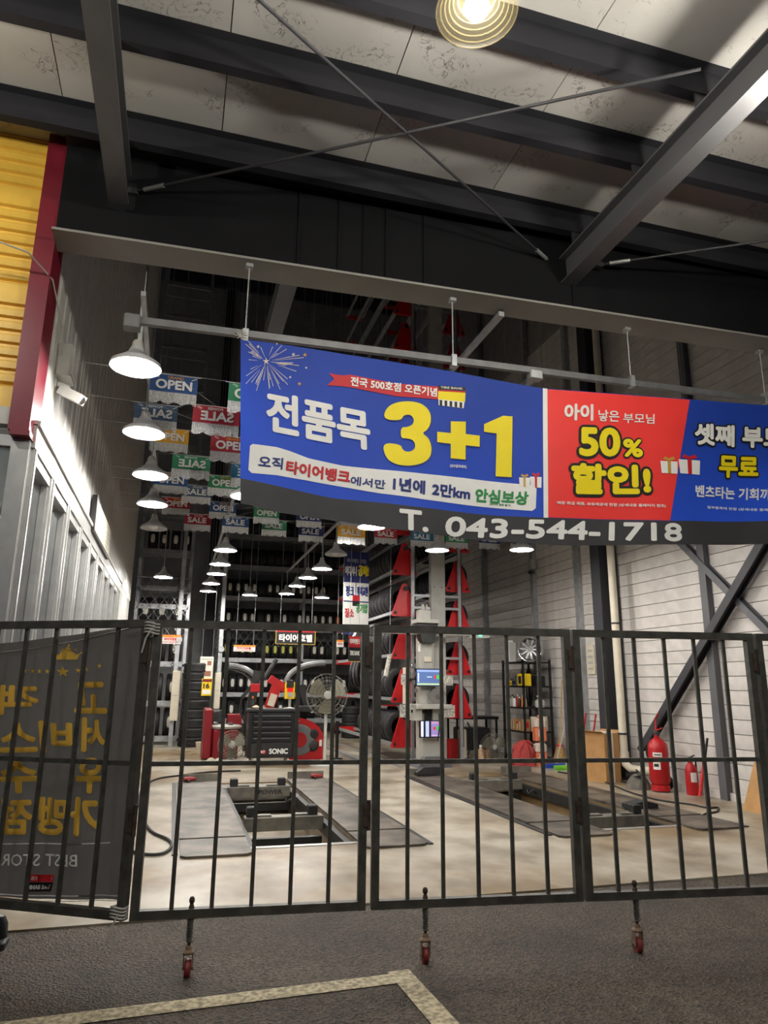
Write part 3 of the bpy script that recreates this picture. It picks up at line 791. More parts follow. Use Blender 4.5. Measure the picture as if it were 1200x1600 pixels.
# gift boxes printed on the cloth
def gift(Z,x,y,w_,h,body,rib):
    bpoly([(x,y+h*0.25),(x+w_,y+h*0.30),(x+w_*0.97,y+h),(x+w_*0.06,y+h*0.95)],body,'gift_print',2.6,Z)
    bpoly([(x+w_*0.40,y+h*0.26),(x+w_*0.60,y+h*0.28),(x+w_*0.60,y+h),(x+w_*0.42,y+h*0.97)],rib,'gift_ribbon',3.1,Z)
    bpoly([(x+w_*0.5,y+h*0.27),(x+w_*0.15,y+h*0.15),(x+w_*0.25,y),(x+w_*0.5,y+h*0.12),(x+w_*0.75,y),(x+w_*0.88,y+h*0.17)],rib,'gift_bow',3.1,Z)
M_GOLDR=mat('gold_ribbon_print',(196,150,60),0.6,0,0.05)
gift(ZB,683,645,80,82,M_WHITE,M_GOLDR); gift(ZB,768,634,106,95,M_WHITE,M_TXTR)
gift(ZA,1060,576,40,50,M_WHITE,M_GOLDR); gift(ZA,1100,572,42,58,M_WHITE,M_TXTR)
# fireworks: thin sparks drawn on the cloth
M_SPARK=mat('spark_print',(214,206,190),0.6,0,0.05)
mb=MB(); rr=random.Random(3)
for k in range(62):
    t=rr.uniform(0,2*math.pi); r0=rr.uniform(8,45); r1=r0+rr.uniform(25,85)
    c=(112,155); a=ZA(c[0]+r0*math.cos(t)*1.25,c[1]+r0*math.sin(t)); b=ZA(c[0]+r1*math.cos(t)*1.25,c[1]+r1*math.sin(t))
    if a[0]<380 or b[0]<380 or a[1]<interp(TOP,a[0])+2 or b[1]<interp(TOP,b[0])+2: continue
    dx,dy=b[1]-a[1],-(b[0]-a[0]); L=math.hypot(dx,dy); dx,dy=dx/L*0.45,dy/L*0.45
    mb.add([bp(a[0]-dx*0.3,a[1]-dy*0.3),bp(b[0]-dx,b[1]-dy),bp(b[0]+dx,b[1]+dy),bp(a[0]+dx*0.3,a[1]+dy*0.3)],[(0,1,2,3)])
mb.build('firework_print',M_SPARK,bn,world=True)
for x,y,r in ((110,155,14),(255,132,9),(212,130,8),(235,240,9),(80,100,7),(200,215,6),(260,180,6),(150,90,5)):
    bpoly([(x+r*(1 if k%2==0 else 0.35)*math.sin(k*math.pi/5),y-r*(1 if k%2==0 else 0.35)*math.cos(k*math.pi/5)) for k in range(10)],M_SPARK if r!=9 else M_GOLDR,'star_print',2.6)

# ------------------------------------------------------------------ pipe the banner hangs from, with hanger rods
pr=thing('banner_pipe','galvanised square pipe under the header carrying the promotional banner','pipe',(0,5.15,4.2))
a=AT(205,500,5.16); b=AT(1200,626,5.16); d=b-a
MB().bar(a,a+d*1.25,0.045,0.055).build('pipe',M_PIPE,pr,world=True)
e=AT(207,503,5.16); MB().cbox(e.x-0.06,e.x+0.06,e.y-0.05,e.y+0.05,e.z-0.06,e.z+0.05).build('end_box',M_PIPE,pr,world=True)
for px,py,pt in ((383,527,432),(708,566,483),(986,598,522),(1196,624,545)):
    c=AT(px,py,5.16); mb=MB(); mb.tube([c,Vector((c.x,c.y,4.80))],0.006,6); mb.build('hanger_rod',M_GALV,pr,world=True)
    MB().box(c.x-0.022,c.x+0.022,c.y-0.035,c.y+0.035,c.z-0.045,c.z+0.06).build('clamp',M_GALV,pr,world=True)
    MB().cbox(c.x-0.03,c.x+0.03,c.y-0.03,c.y+0.03,4.75,4.80,0.006).build('beam_clamp',M_GALV,pr,world=True)
c=AT(232,404,5.9); MB().tube([(c.x,c.y,5.1),(c.x+0.005,c.y,4.1)],0.014,8).build('drop_conduit',M_GALV,pr,world=True)
for px,py in ((836,588),):
    c=AT(px,py,5.16); MB().cbox(c.x-0.06,c.x+0.06,c.y-0.04,c.y+0.05,c.z-0.03,c.z+0.05).build('joint_box',M_GALV,pr,world=True)
    MB().bar(c,c+Vector((0,3.0,0)),0.045,0.05).build('rear_arm',M_GALV,pr,world=True)
c=AT(376,525,5.12); mb=MB()
for k in range(9): 
    t=k*0.7; mb.tube([c,c+Vector((0.05*math.cos(t),-0.03,0.045*math.sin(t)))],0.004,5)
mb.build('knot',rp,pr,world=True)
cn=thing('conduit_rail','light grey channel running back from the header behind the banner','channel',(3,5.3,4.7))
c=FL(784,490,4.74); MB().bar((c.x,5.2,4.74),(c.x,13.6,4.74),0.05,0.045).build('rail',M_GALV,cn,world=True)
# ------------------------------------------------------------------ pendant lamps
M_SHADE=mat('lamp_shade_enamel',(196,196,194),0.35,0.2,0.05,6.0)
M_BULB=mat('lamp_bulb',(255,251,244),0.3,0,0,1,0,LAMP_POWER)
M_BULBC=mat('canopy_bulb',(255,252,246),0.3,0,0,1,0,CANOPY_POWER)
M_BULB0=mat('unlit_bulb',(214,214,210),0.3,0,0.02)
def shade_mat(name,clear,tl,col):
    m=bpy.data.materials.new(name); m.use_nodes=True; nt=m.node_tree; b=nt.nodes['Principled BSDF']; out=nt.nodes['Material Output']
    b.inputs['Base Color'].default_value=lin(col); b.inputs['Roughness'].default_value=0.3
    t1=nt.nodes.new('ShaderNodeBsdfTranslucent'); t1.inputs['Color'].default_value=lin(col); t2=nt.nodes.new('ShaderNodeBsdfTransparent'); t2.inputs['Color'].default_value=(0.97,0.96,0.92,1)
    m1=nt.nodes.new('ShaderNodeMixShader'); m2=nt.nodes.new('ShaderNodeMixShader'); m1.inputs[0].default_value=tl; m2.inputs[0].default_value=clear
    nt.links.new(b.outputs[0],m1.inputs[1]); nt.links.new(t1.outputs[0],m1.inputs[2]); nt.links.new(m1.outputs[0],m2.inputs[1]); nt.links.new(t2.outputs[0],m2.inputs[2]); nt.links.new(m2.outputs[0],out.inputs['Surface'])
    return m
M_SHADE=shade_mat('lamp_shade_frosted',0.0,0.0,(190,190,190)); M_SHADEC=shade_mat('lamp_shade_ribbed_glass',0.98,0.4,(110,100,74))
def make_lamp(bulbmat,stem,R=0.2,M_SHADE=M_SHADE):
    r=thing('pendant_lamp','','lamp')
    k=R/0.2
    sh=MB(); pr_=[(0.045,0.17),(0.055,0.165),(0.07,0.125),(0.115,0.085),(0.195,0.028),(0.203,0.0),(0.199,-0.004),(0.190,0.020),(0.110,0.076),(0.062,0.118),(0.045,0.155)]
    sh.lathe([(a*k,b*k) for a,b in pr_],28); sh.build('shade',M_SHADE,r,smooth=True)
    b=MB(); b.lathe([(0.0,-0.016),(0.03,-0.012),(0.055,0.004),(0.066,0.028),(0.056,0.060),(0.034,0.090),(0.024,0.125)],14); b.build('bulb',bulbmat,r,smooth=True)
    c=MB(); c.lathe([(0.0,0.235),(0.03,0.235),(0.042,0.22),(0.05,0.165),(0.028,0.12),(0,0.12)],14); c.build('socket_cap',M_LGREY,r,smooth=True)
    s=MB(); s.tube([(0,0,0.23),(0,0,0.23+stem)],0.009,6); s.build('stem',M_GALV,r)
    return r
LP=make_lamp(M_BULB,0.36); LU=[]
LPW=make_lamp(M_BULB,0.32); LWU=[]
LPR=make_lamp(M_BULB,11.62); LRU=[]
for i,(px,py,Y) in enumerate(((212,574,5.6),(225,677,7.0),(235,743,8.4),(238,788,9.8))):
    p=AT(px,py,Y); p.z-=0.0
    place(LPW,LWU,p,0,'lit pendant lamp of the row along the office wall, %s from the gate'%('first','second','third','fourth')[i],'pendant lamps along the office wall')
NTH=('first','second','third','fourth','fifth')
for i,(px,py) in enumerate(((352,860),(344,882),(338,897),(330,912),(325,924))):
    place(LP,LU,FL(px,py,3.75),0,'lit pendant lamp of the narrow far row, %s from the gate'%NTH[i],'pendant lamps in the narrow back row')
for i,(px,py) in enumerate(((503,889),(481,903),(464,916),(448,928))):
    place(LP,LU,FL(px,py,3.75),0,'lit pendant lamp under the slanting rail, %s from the gate'%NTH[i],'pendant lamps under the slanting rail')
for px,py,l in ((390,930,'lone lit pendant lamp low before the back rack between the two rows'),(503,934,'lone lit pendant lamp low before the back rack near the striped cloth sign'),(255,902,'lit pendant lamp in front of the chain link tyre rack'),(683,860,'lit pendant lamp in front of the tall tyre carousel column'),(815,859,'lit pendant lamp close to the panel wall above the black shelf unit')):
    if px in (390,503,255): place(LPR,LRU,FL(px,py,3.75),0,l)
    else: place(LP,LU,FL(px,py,3.75),0,l)
# lamps screened by the banner, continuing the same rows
for i,(x,y) in enumerate(((2.63,7.6),(2.63,9.8),(5.47,6.6),(5.47,8.5),(0.70,8.6),(4.15,8.6))):
    place(LP,LU,(x,y,3.75),0,'lit pendant lamp screened by the promotional banner','pendant lamps behind the banner')
L0=make_lamp(M_BULB0,0.36)
L0.location=AT(240,826,11.3); L0['label']='unlit pendant lamp at the end of the row along the office wall'
o=copy_tree(L0); o.location=FL(525,867,3.75); o['label']='unlit pendant lamp beside the yellow SALE pennant'
LC=make_lamp(M_BULBC,0.70,0.2,M_SHADEC)
mb=MB()
for k in range(6):
    rr=0.205-0.022*k; zz_=0.004+0.016*k; mb.lathe([(rr-0.004,zz_-0.002),(rr+0.002,zz_-0.004),(rr+0.003,zz_+0.002),(rr-0.004,zz_-0.002)],32)
mb.build('glass_ribs',shade_mat('rib_glass',0.9,0.3,(120,108,74)),LC,smooth=True)
LC.location=FL(745,20,4.8); LC['label']='bright pendant lamp hanging under the canopy at the top of the picture'
o=copy_tree(LC); o.location=FL(1262,172,4.8); o['label']='bright pendant lamp under the canopy at the picture edge beside the second rafter'
for x_,l_ in ((-0.9,'pendant lamp under the canopy over the parking line'),(2.9,'pendant lamp under the canopy behind the viewer')):
    o=copy_tree(LC); o.location=(x_,-0.9,4.8); o['label']=l_
o=copy_tree(LC); o.location=(-2.3,3.4,4.8); o['label']='pendant lamp under the canopy in front of the yellow cladding'
# conduit rails the lamps hang from
def rail(x,y0,y1,z,lab,dz=0.0):
    r=thing('lamp_rail',lab,'conduit',(x,y0,z)); MB().bar((0,0,0),(0,y1-y0,dz),0.04,0.04).build('rail',M_GALV,r)
    n=int((y1-y0)/1.6)+1
    for k in range(n):
        MB().tube([(0,k*1.6+0.1,0.02),(0,k*1.6+0.1,0.02+ 15.59-z)],0.005,5).build('hanger_rod',M_GALV,r)
rail(-0.465,5.4,11.6,4.52,'conduit rail above the lamps along the office wall',-0.165)
rail(0.69,8.4,18.4,4.32,'conduit rail above the narrow back row of lamps')
rail(2.63,7.4,18.2,4.32,'slanting conduit rail above the lamps before the back rack')
rail(4.15,8.2,11.3,4.32,'short conduit rail in front of the tyre carousel')
rail(5.47,6.3,10.8,4.32,'short conduit rail beside the panel wall')

# ------------------------------------------------------------------ OPEN and SALE pennants
FCOL={'blue':(44,84,140),'green':(48,140,96),'red':(176,38,54),'yellow':(228,168,28),'navy':(36,52,110),'teal':(30,110,150),'slate':(74,98,130)}
FM={k:mat('pennant_'+k,v,0.6,0,0.08,8.0) for k,v in FCOL.items()}
M_FRINGE=mat('silver_fringe',(206,206,204),0.4,0.3,0.25,60.0)
M_PTXT=mat('pennant_white',(232,232,228),0.6,0,0.02)
FP={}
def flag_proto(kind,col,mir):
    key=(kind,col,mir)
    if key in FP: return FP[key],True
    r=thing('pennant','','pennant')
    W=0.225
    mb=MB(); mb.grid(lambda u,v:Vector((-W+2*W*u,0.006*math.sin(9*u+2*v),-0.18*v)),10,4); mb.build('cloth',FM[col],r,smooth=True)
    mb=MB(); n=26
    for k in range(n):
        x0=-W+2*W*k/n; x1=x0+2*W/n*0.86; y=0.008*math.sin(k*1.9); d=0.115+0.012*math.sin(k*0.8)
        mb.add([(x0,0.0,-0.178),(x1,0,-0.178),(x1,y,-0.178-d),(x0,y,-0.178-d)],[(0,1,2,3)])
    mb.build('fringe',M_FRINGE,r)
    sx=-1 if mir else 1
    def L(s,x0,x1,z0,z1,b,m):
        lettering(s,m,(x0*sx,-0.014,z0),((x1-x0)*sx,0,0),(0,0,z1-z0),r,b)
    L(kind,-0.17,0.175 if kind=='OPEN' else 0.15,-0.155,-0.055,0.05,M_PTXT)
    L('GRAND' if kind=='OPEN' else 'POWER',-0.06,0.09,-0.045,-0.015,0.02,M_PTXT if kind=='SALE' else FM['yellow'])
    mb=MB(); mb.tube([(-W-0.03,0,0.004),(W+0.03,0,0.004)],0.003,5); mb.build('cord',M_WHITE,r)
    for sx2 in (-1,1):
        mb=MB()
        for k in range(4):
            a=k*0.35-0.5; mb.add([(sx2*(W-0.03)+0.012*k*-sx2,-0.010,-0.03-0.006*k),(sx2*(W-0.03)+0.012*k*-sx2+0.018*math.cos(a),-0.010,-0.03-0.006*k+0.022),(sx2*(W-0.03)+0.012*k*-sx2+0.024*math.cos(a),-0.010,-0.026-0.006*k+0.012)],[(0,1,2)])
        mb.build('leaf_print',M_PTXT,r)
    FP[key]=r
    return r,False
FLAGS=[('OPEN','blue',0,235,311,587,'blue OPEN pennant nearest the first pendant lamp'),('OPEN','green',0,358,434,602,'green OPEN pennant half hidden by the edge of the banner'),
('SALE','slate',1,211,279,632,'pale blue reversed SALE pennant beside the second pendant lamp'),('SALE','red',1,303,375,636,'red reversed SALE pennant'),
('OPEN','yellow',0,236,296,670,'yellow OPEN pennant beside the second pendant lamp'),('OPEN','red',0,330,395,683,'red OPEN pennant beside the banner edge'),
('SALE','green',1,270,330,712,'green reversed SALE pennant'),('SALE','teal',1,362,420,727,'teal reversed SALE pennant mostly behind the banner edge'),
('OPEN','blue',0,241,295,739,'blue OPEN pennant beside the third pendant lamp'),('OPEN','green',0,326,377,744,'green OPEN pennant in front of the banner corner gap'),
('SALE','slate',0,285,331,759,'pale blue SALE pennant beside the green OPEN pennant'),('OPEN','red',0,254,299,778,'faded red OPEN pennant beside the fourth pendant lamp'),
('OPEN','blue',0,328,370,785,'blue OPEN pennant under the green OPEN pennant'),('SALE','red',0,289,330,804,'bright red SALE pennant under the faded red OPEN pennant'),
('SALE','blue',0,348,390,807,'blue SALE pennant under the blue OPEN pennant'),('OPEN','green',0,397,437,793,'green OPEN pennant under the black corner of the banner'),
('SALE','green',0,410,448,813,'light green SALE pennant under the banner'),('OPEN','navy',0,464,503,799,'navy OPEN pennant under the banner'),('SALE','navy',0,467,505,822,'navy SALE pennant under the navy OPEN pennant'),
('OPEN','yellow',0,533,570,800,'yellow OPEN pennant showing only its fringe under the banner'),('SALE','yellow',0,528,571,822,'bright yellow SALE pennant beside an unlit lamp'),
('SALE','red',0,585,621,826,'red SALE pennant left of the carousel posts'),('SALE','teal',0,642,677,830,'teal SALE pennant in front of the carousel column'),('SALE','green',0,696,731,833,'green SALE pennant under the phone digits'),
('SALE','navy',0,748,781,835,'dark navy SALE pennant nearly hidden by the phone strip'),('SALE','slate',0,797,830,836,'pale pennant above the lamp by the panel wall')]
ROWS={}
for kind,col,mir,xl,xr,yt,lab in FLAGS:
    a=AT(xl,yt,1.0); b=AT(xr,yt,1.0); Y=0.45/(b.x-a.x)
    c=AT((xl+xr)/2,yt,Y)
    r,used=flag_proto(kind,col,mir)
    o=copy_tree(r) if used else r
    o.location=c; o['label']=lab; o['group']='OPEN and SALE pennants strung across the workshop'
    ROWS.setdefault(round(Y/0.75),[]).append((c,o,(xl+xr)/2,yt))
for k,(q,cs) in enumerate(sorted(ROWS.items())):
    Ya=sum(c[0].y for c in cs)/len(cs); pts=[]
    for c,o,xm,yt in cs:
        o.location=AT(xm,yt,Ya); pts.append(o.location.copy())
    pts.sort(key=lambda v:v.x); zm=sum(p.z for p in pts)/len(pts)
    r=thing('pennant_wire','thin wire holding the %s row of pennants counted from the gate'%('first','second','third','fourth','fifth','sixth','seventh','eighth','ninth','tenth')[k],'wire',(XW,Ya,zm+0.006))
    ch=[Vector((XW,Ya,pts[0].z+0.02))]+[p for p in pts]+[Vector((XR-0.05,Ya,pts[-1].z+0.05))]
    MB().tube([p+Vector((0,0,0.004)) for p in ch],0.0025,5).build('wire',M_GALV,r,world=True)

# ------------------------------------------------------------------ sunken lifts
M_PLATE=mat('worn_steel_plate',(94,86,77),0.5,0.25,0.6,2.6,0.1,detail=10.0)
M_PITST=mat('pit_steel',(118,114,104),0.5,0.3,0.25,6.0)
M_DARK=mat('dark_steel',(40,40,40),0.5,0.2,0.2,8.0)
def lift(name,xo,lab,beams):
    r=thing(name,lab,'car lift',(xo,6.9,0))
    for k,x0 in enumerate((0.17,1.84)):
        for (ya,yb) in ((6.9,7.62),(7.63,9.35),(9.36,11.85)):
            y0,y1=ya-6.9,yb-6.9
            if ya<7:
                c=0.05; mb=MB(); mb.prism([(x0+c,y0),(x0+0.63-c,y0),(x0+0.63,y0+c),(x0+0.63,y1),(x0,y1),(x0,y0+c)],0.004,0.022,'xy')
            else: mb=MB(); mb.box(x0,x0+0.63,y0,y1,0.003,0.03)
            mb.build('runway_plate',M_PLATE,r)
        MB().box(x0+0.02,x0+0.60,4.95,4.97,0.0,0.13).build('wheel_stop',M_PITST,r)
    MB().box(0.10,0.155,0.15,4.95,0.002,0.012).build('edge_slot',M_DARK,r)
    MB().box(2.485,2.535,0.05,4.95,0.002,0.012).build('edge_slot',M_DARK,r)
    for x0 in (0.80,1.76):
        MB().box(x0,x0+0.07,0.3,4.8,-0.16,-0.03).build('side_rail',M_DARK,r)
    MB().box(0.79,1.84,0.25,0.33,-0.10,0.006).build('front_sill',M_ALU,r)
    for (yb,txt) in beams:
        y=yb-6.9; b=MB(); b.cbox(0.87,1.76,y-0.09,y+0.09,-0.10,0.045,0.008); bo=b.build('jack_beam',M_PITST,r)
        MB().box(0.87,1.76,y-0.02,y+0.06,-0.30,-0.19).build('lower_beam',M_DARK,r)
        for x in (0.95,1.64):
            MB().cbox(x-0.055,x+0.055,y-0.06,y+0.06,0.05,0.15,0.01).build('rubber_pad',M_RUB,r)
            MB().box(x-(0 if x<1.2 else 0.22),x+(0.22 if x<1.2 else 0),y-0.05,y+0.05,0.046,0.062).build('pad_arm',M_PITST,r)
        if txt: lettering('POWER',M_DARK,(1.30,y-0.0925,-0.06),(0.34,0,0),(0,0,0.06),r,0.03)
    mb=MB(); mb.tube([(1.70+0.07*math.cos(t),3.55+0.05*math.sin(t),-0.08+0.02*math.sin(3*t)) for t in [k*0.4 for k in range(34)]],0.012,6); mb.build('hose_coil',M_RUB,r,smooth=True)
    MB().box(0.79,1.84,4.45,4.85,-0.20,-0.02).build('rear_cover',M_PITST,r)
    return r
lift('car_lift',0.0,'sunken car lift with worn steel plates and marked jack beam near the tool cabinet',((8.55,False),(11.0,True)))
lift('car_lift',3.72,'sunken car lift with worn steel plates beside the panel wall',((7.75,False),(10.95,False)))
def wrench(p,rz,lab,body):
    r=thing('impact_wrench',lab,'tool',p,rz)
    mb=MB(); mb.lathe([(0,-0.10),(0.028,-0.10),(0.034,-0.07),(0.034,0.03),(0.022,0.06),(0.012,0.09),(0,0.09)],12,(0,0,0.036),'x'); mb.build('body',body,r,smooth=True)
    MB().cbox(-0.06,-0.02,-0.012,0.014,0.004,0.03,0.003).build('trigger',M_RUB,r)
    MB().bar((-0.045,0,0.02),(-0.065,-0.14,0.02),0.03,0.03).build('grip',M_RUB,r)
M_WREN=mat('wrench_red',(150,36,42),0.45,0,0.1,10)
wrench(FL(297,1221,0.03),0.3,'red impact wrench lying at the far end of the near lift plate',M_WREN)
wrench(FL(495,1216,0.03),0.1,'red impact wrench lying beside the wheel stop of the inner lift plate',M_WREN)
wrench(FL(812,1200,0.005),-0.4,'red impact wrench lying on a plate near the floor fan',M_WREN)
r=thing('rubber_block','black rubber ramp block on the far end of the lift plate near the alignment tower','block',FL(668,1211,0.03))
MB().prism([(-0.22,0),(0.24,0),(0.24,0.10),(0.18,0.13),(-0.10,0.13),(-0.22,0.05)],-0.10,0.10,'xz').build('body',M_RUB,r); MB().box(-0.2,0.2,-0.11,-0.10,0.01,0.03).build('edge_strip',M_DARK,r)
r=thing('wheel_chock','dark folded wheel chock at the edge of the lift plate beside the panel wall','block',FL(1000,1262,0.03)); MB().prism([(-0.2,0),(0.2,0),(0.2,0.05),(0.02,0.09),(-0.2,0.05)],-0.09,0.09,'xz').build('body',M_RUB,r); MB().box(-0.2,0.2,-0.095,-0.09,0,0.02).build('edge_strip',M_DARK,r)
# floor hoses and cables
def hose(pts,rad,lab,m=M_RUB,name='air_hose',cat='hose'):
    P=[Vector(p) for p in pts]; out=[]
    for i in range(len(P)-1):
        a=P[max(i-1,0)];b=P[i];c=P[i+1];d=P[min(i+2,len(P)-1)]
        for k in range(6):
            t=k/6; out.append(0.5*((2*b)+(c-a)*t+(2*a-5*b+4*c-d)*t*t+(3*b-a-3*c+d)*t**3))
    out.append(P[-1]); return tag(MB().tube(out,rad,8).build(name,m,smooth=True),label=lab,cat=cat)
hose([FL(x,y,0.016) for x,y in ((376,1204),(330,1206),(285,1211),(245,1217),(222,1232),(218,1262),(234,1296),(262,1311),(268,1322),(255,1333),(230,1335),(205,1330))],0.014,'black air hose looping on the floor beside the near lift plate')
hose([FL(x,y,0.012) for x,y in ((872,1206),(905,1212),(945,1222),(985,1238),(1030,1250),(1080,1257),(1105,1262),(1122,1262),(1120,1268),(1104,1271),(1098,1274))],0.012,'black cable trailing along the floor below the fire extinguishers',name='floor_cable',cat='cable')
hose([FL(x,y,0.010) for x,y in ((880,1200),(915,1206),(950,1216),(985,1224),(1015,1226))],0.010,'thin black cable from the brooms toward the drain pipe',name='floor_cable',cat='cable')

# ------------------------------------------------------------------ tyres
def tyre_mesh(R,W,axis,seg=24):
    r0=R*0.60; h=W/2
    prof=[(r0,-h*0.80),(r0*1.06,-h*0.98),(R*0.86,-h*1.04),(R*0.95,-h*0.97),(R*0.992,-h*0.80),(R,-h*0.60)]
    for g in (-0.36,0.0,0.36):
        prof+=[(R,(g-0.12)*h*1.0),(R-0.012,(g-0.10)*h),(R-0.012,(g+0.10)*h),(R,(g+0.12)*h)]
    prof+=[(R,h*0.60),(R*0.992,h*0.80),(R*0.95,h*0.97),(R*0.86,h*1.04),(r0*1.06,h*0.98),(r0,h*0.80),(r0,-h*0.80)]
    m=MB(); m.lathe(prof,seg,(0,0,0),axis); return m
def tyre_proto(R,W,axis,mark,markcol=None):
    r=thing('tyre','','tyre'); o=tyre_mesh(R,W,axis)
    for v in o.v: v.z+= R if axis!='z' else W/2
    o.build('casing',M_TYRE,r,smooth=True)
    if mark=='sticker':
        # paper label wrapped on the tread facing the room
        m=MB(); n=6; ww=W*0.22
        vs=[]
        for k in range(n+1):
            t=math.radians(-18+42*k/n); c=1-0.35*abs(2*k/n-1)**3
            for s in (-1,1): vs.append((s*ww*c,-(R+0.003)*math.cos(t),R+(R+0.003)*math.sin(t)))
        m.add(vs,[(2*k,2*k+1,2*k+3,2*k+2) for k in range(n)]); m.build('sticker',markcol,r)
    if mark=='band':
        m=MB(); m.lathe([(R+0.0005,-0.008),(R+0.002,-0.008),(R+0.002,0.004),(R+0.0005,0.004)],24,(0,0,R),axis); m.build('band',markcol,r,smooth=True)
    return r
M_STK=mat('tyre_sticker',(228,226,214),0.6,0,0.06); M_STKY=mat('tyre_sticker_yellow',(206,204,96),0.6,0,0.06); M_STKO=mat('tyre_sticker_orange',(226,120,40),0.6,0,0.05)
M_BAND=mat('tyre_band',(120,116,124),0.5,0,0.1,20)
TB=tyre_proto(0.315,0.225,'x','sticker',M_STK); TBU=[]
TBY=tyre_proto(0.310,0.215,'x','sticker',M_STKY); TBYU=[]
TBO=tyre_proto(0.315,0.225,'x','sticker',M_STKO); TBOU=[]
TC=tyre_proto(0.315,0.215,'y','band',M_BAND); TCU=[]
TS=tyre_proto(0.33,0.215,'z',None); TSU=[]
TL=tyre_proto(0.36,0.30,'x','sticker',M_STK); TLU=[]
TN=tyre_proto(0.315,0.225,'x',None); TNU=[]
# ------------------------------------------------------------------ back rack
RX0,RX1,RY=1.33,6.35,22.5
SH=[0.42,1.19,2.22,3.19,4.12,5.12,6.12,7.12]
def rack(name,x0,x1,y0,depth,shelves,lab,top,posts):
    r=thing(name,lab,'tyre rack',(x0,y0,0))
    for px_ in posts:
        for yy in (0,depth): MB().box(px_-0.04,px_+0.04,yy-0.03,yy+0.03,0,top).build('post',M_GALV,r)
    for z in shelves:
        for yy in (0.04,depth-0.04): MB().box(0,x1-x0,yy-0.03,yy+0.03,z-0.07,z+0.03).build('shelf_beam',M_GALV,r)
        MB().box(0,x1-x0,-0.03,0.0,z-0.10,z-0.04).build('shelf_lip',M_GALV,r)
    return r
rack('tyre_rack',RX0,RX1,RY,0.55,SH+[8.12+k for k in range(6)],'long galvanised tyre rack across the back of the workshop',14.6,(0.0,2.5,RX1-RX0))
ORD=('bottom','second','third','fourth','fifth','sixth','seventh','top')
rs=random.Random(11)
for j,z in enumerate(SH):
    n=20 if j<5 else 18
    for k in range(n):
        x=RX0+0.16+k*0.248
        if j==0 and k%2==0: continue
        lab='black tyre with tread facing out on the %s shelf of the back rack'%ORD[j]; grp='tyres on the %s shelf of the back rack'%ORD[j]
        rr_=rs.random()
        if j>=5: P_,U_=TN,TNU
        elif j==3 and k in (14,15): P_,U_=TBO,TBOU
        elif j==2 and k<10 and rr_<0.6: P_,U_=TBY,TBYU
        elif rr_<0.72: P_,U_=TB,TBU
        else: P_,U_=TN,TNU
        place(P_,U_,(x+rs.uniform(-0.008,0.008),RY+0.30,z-0.02),0,lab,grp)
# side rack near the office end
LS=[0.18,1.02,1.98,2.95,3.42,3.88]
rack('tyre_rack',-1.05,0.22,19.0,0.7,LS+[4.85+0.97*k for k in range(9)],'narrow tyre rack behind chain link at the office end',13.6,(0.0,1.27))
for j,z in enumerate((0.18,1.02,1.98,2.95)):
    for k in range(3):
        place(TL,TLU,(-0.82+k*0.40,19.35,z-0.02),0,'large tyre on the %s shelf of the narrow side rack'%ORD[j],'large tyres on the %s shelf of the side rack'%ORD[j])
for k in range(4):
    place(TB,TBU,(-0.80+k*0.29,19.35,4.83),0,'tyre on the high shelf of the narrow side rack above the chain link','tyres on the high shelf of the side rack')
r=thing('wire_mesh','chain link mesh hung before the upper shelves of the narrow rack','mesh',(-1.1,18.93,2.6))
mb=MB()
for k in range(-6,8):
    for s in (1,-1):
        x0=k*0.24; pts=[]
        a=(x0,0,0); b=(x0+s*1.5*0.75,0,1.5)
        # clip to 0..1.35
        def at(x): return (x-a[0])/(b[0]-a[0])
        t0,t1=sorted((at(0.0),at(1.35))); t0=max(0,t0); t1=min(1,t1)
        if t1>t0: mb.tube([(a[0]+(b[0]-a[0])*t0,0.004*s,1.5*t0),(a[0]+(b[0]-a[0])*t1,0.004*s,1.5*t1)],0.006,4)
mb.build('wires',M_GALV,r); MB().box(0,1.35,-0.01,0.01,1.5,1.53).build('top_bar',M_GALV,r)
r=thing('wire_mesh','chain link mesh hung before the third shelf of the back rack','mesh',(1.4,22.42,2.6))
mb=MB()
for k in range(-4,24):
    for s in (1,-1):
        x0=k*0.24
        for t0,t1 in ((0,1),):
            xa,xb=x0,x0+s*0.42
            if 0<=xa<=4.8 and 0<=xb<=4.8: mb.tube([(xa,0.004*s,0),(xb,0.004*s,0.56)],0.005,4)
mb.build('wires',M_GALV,r); MB().tube([(0,0,0.56),(4.8,0,0.56)],0.008,6).build('top_bar',M_GALV,r)
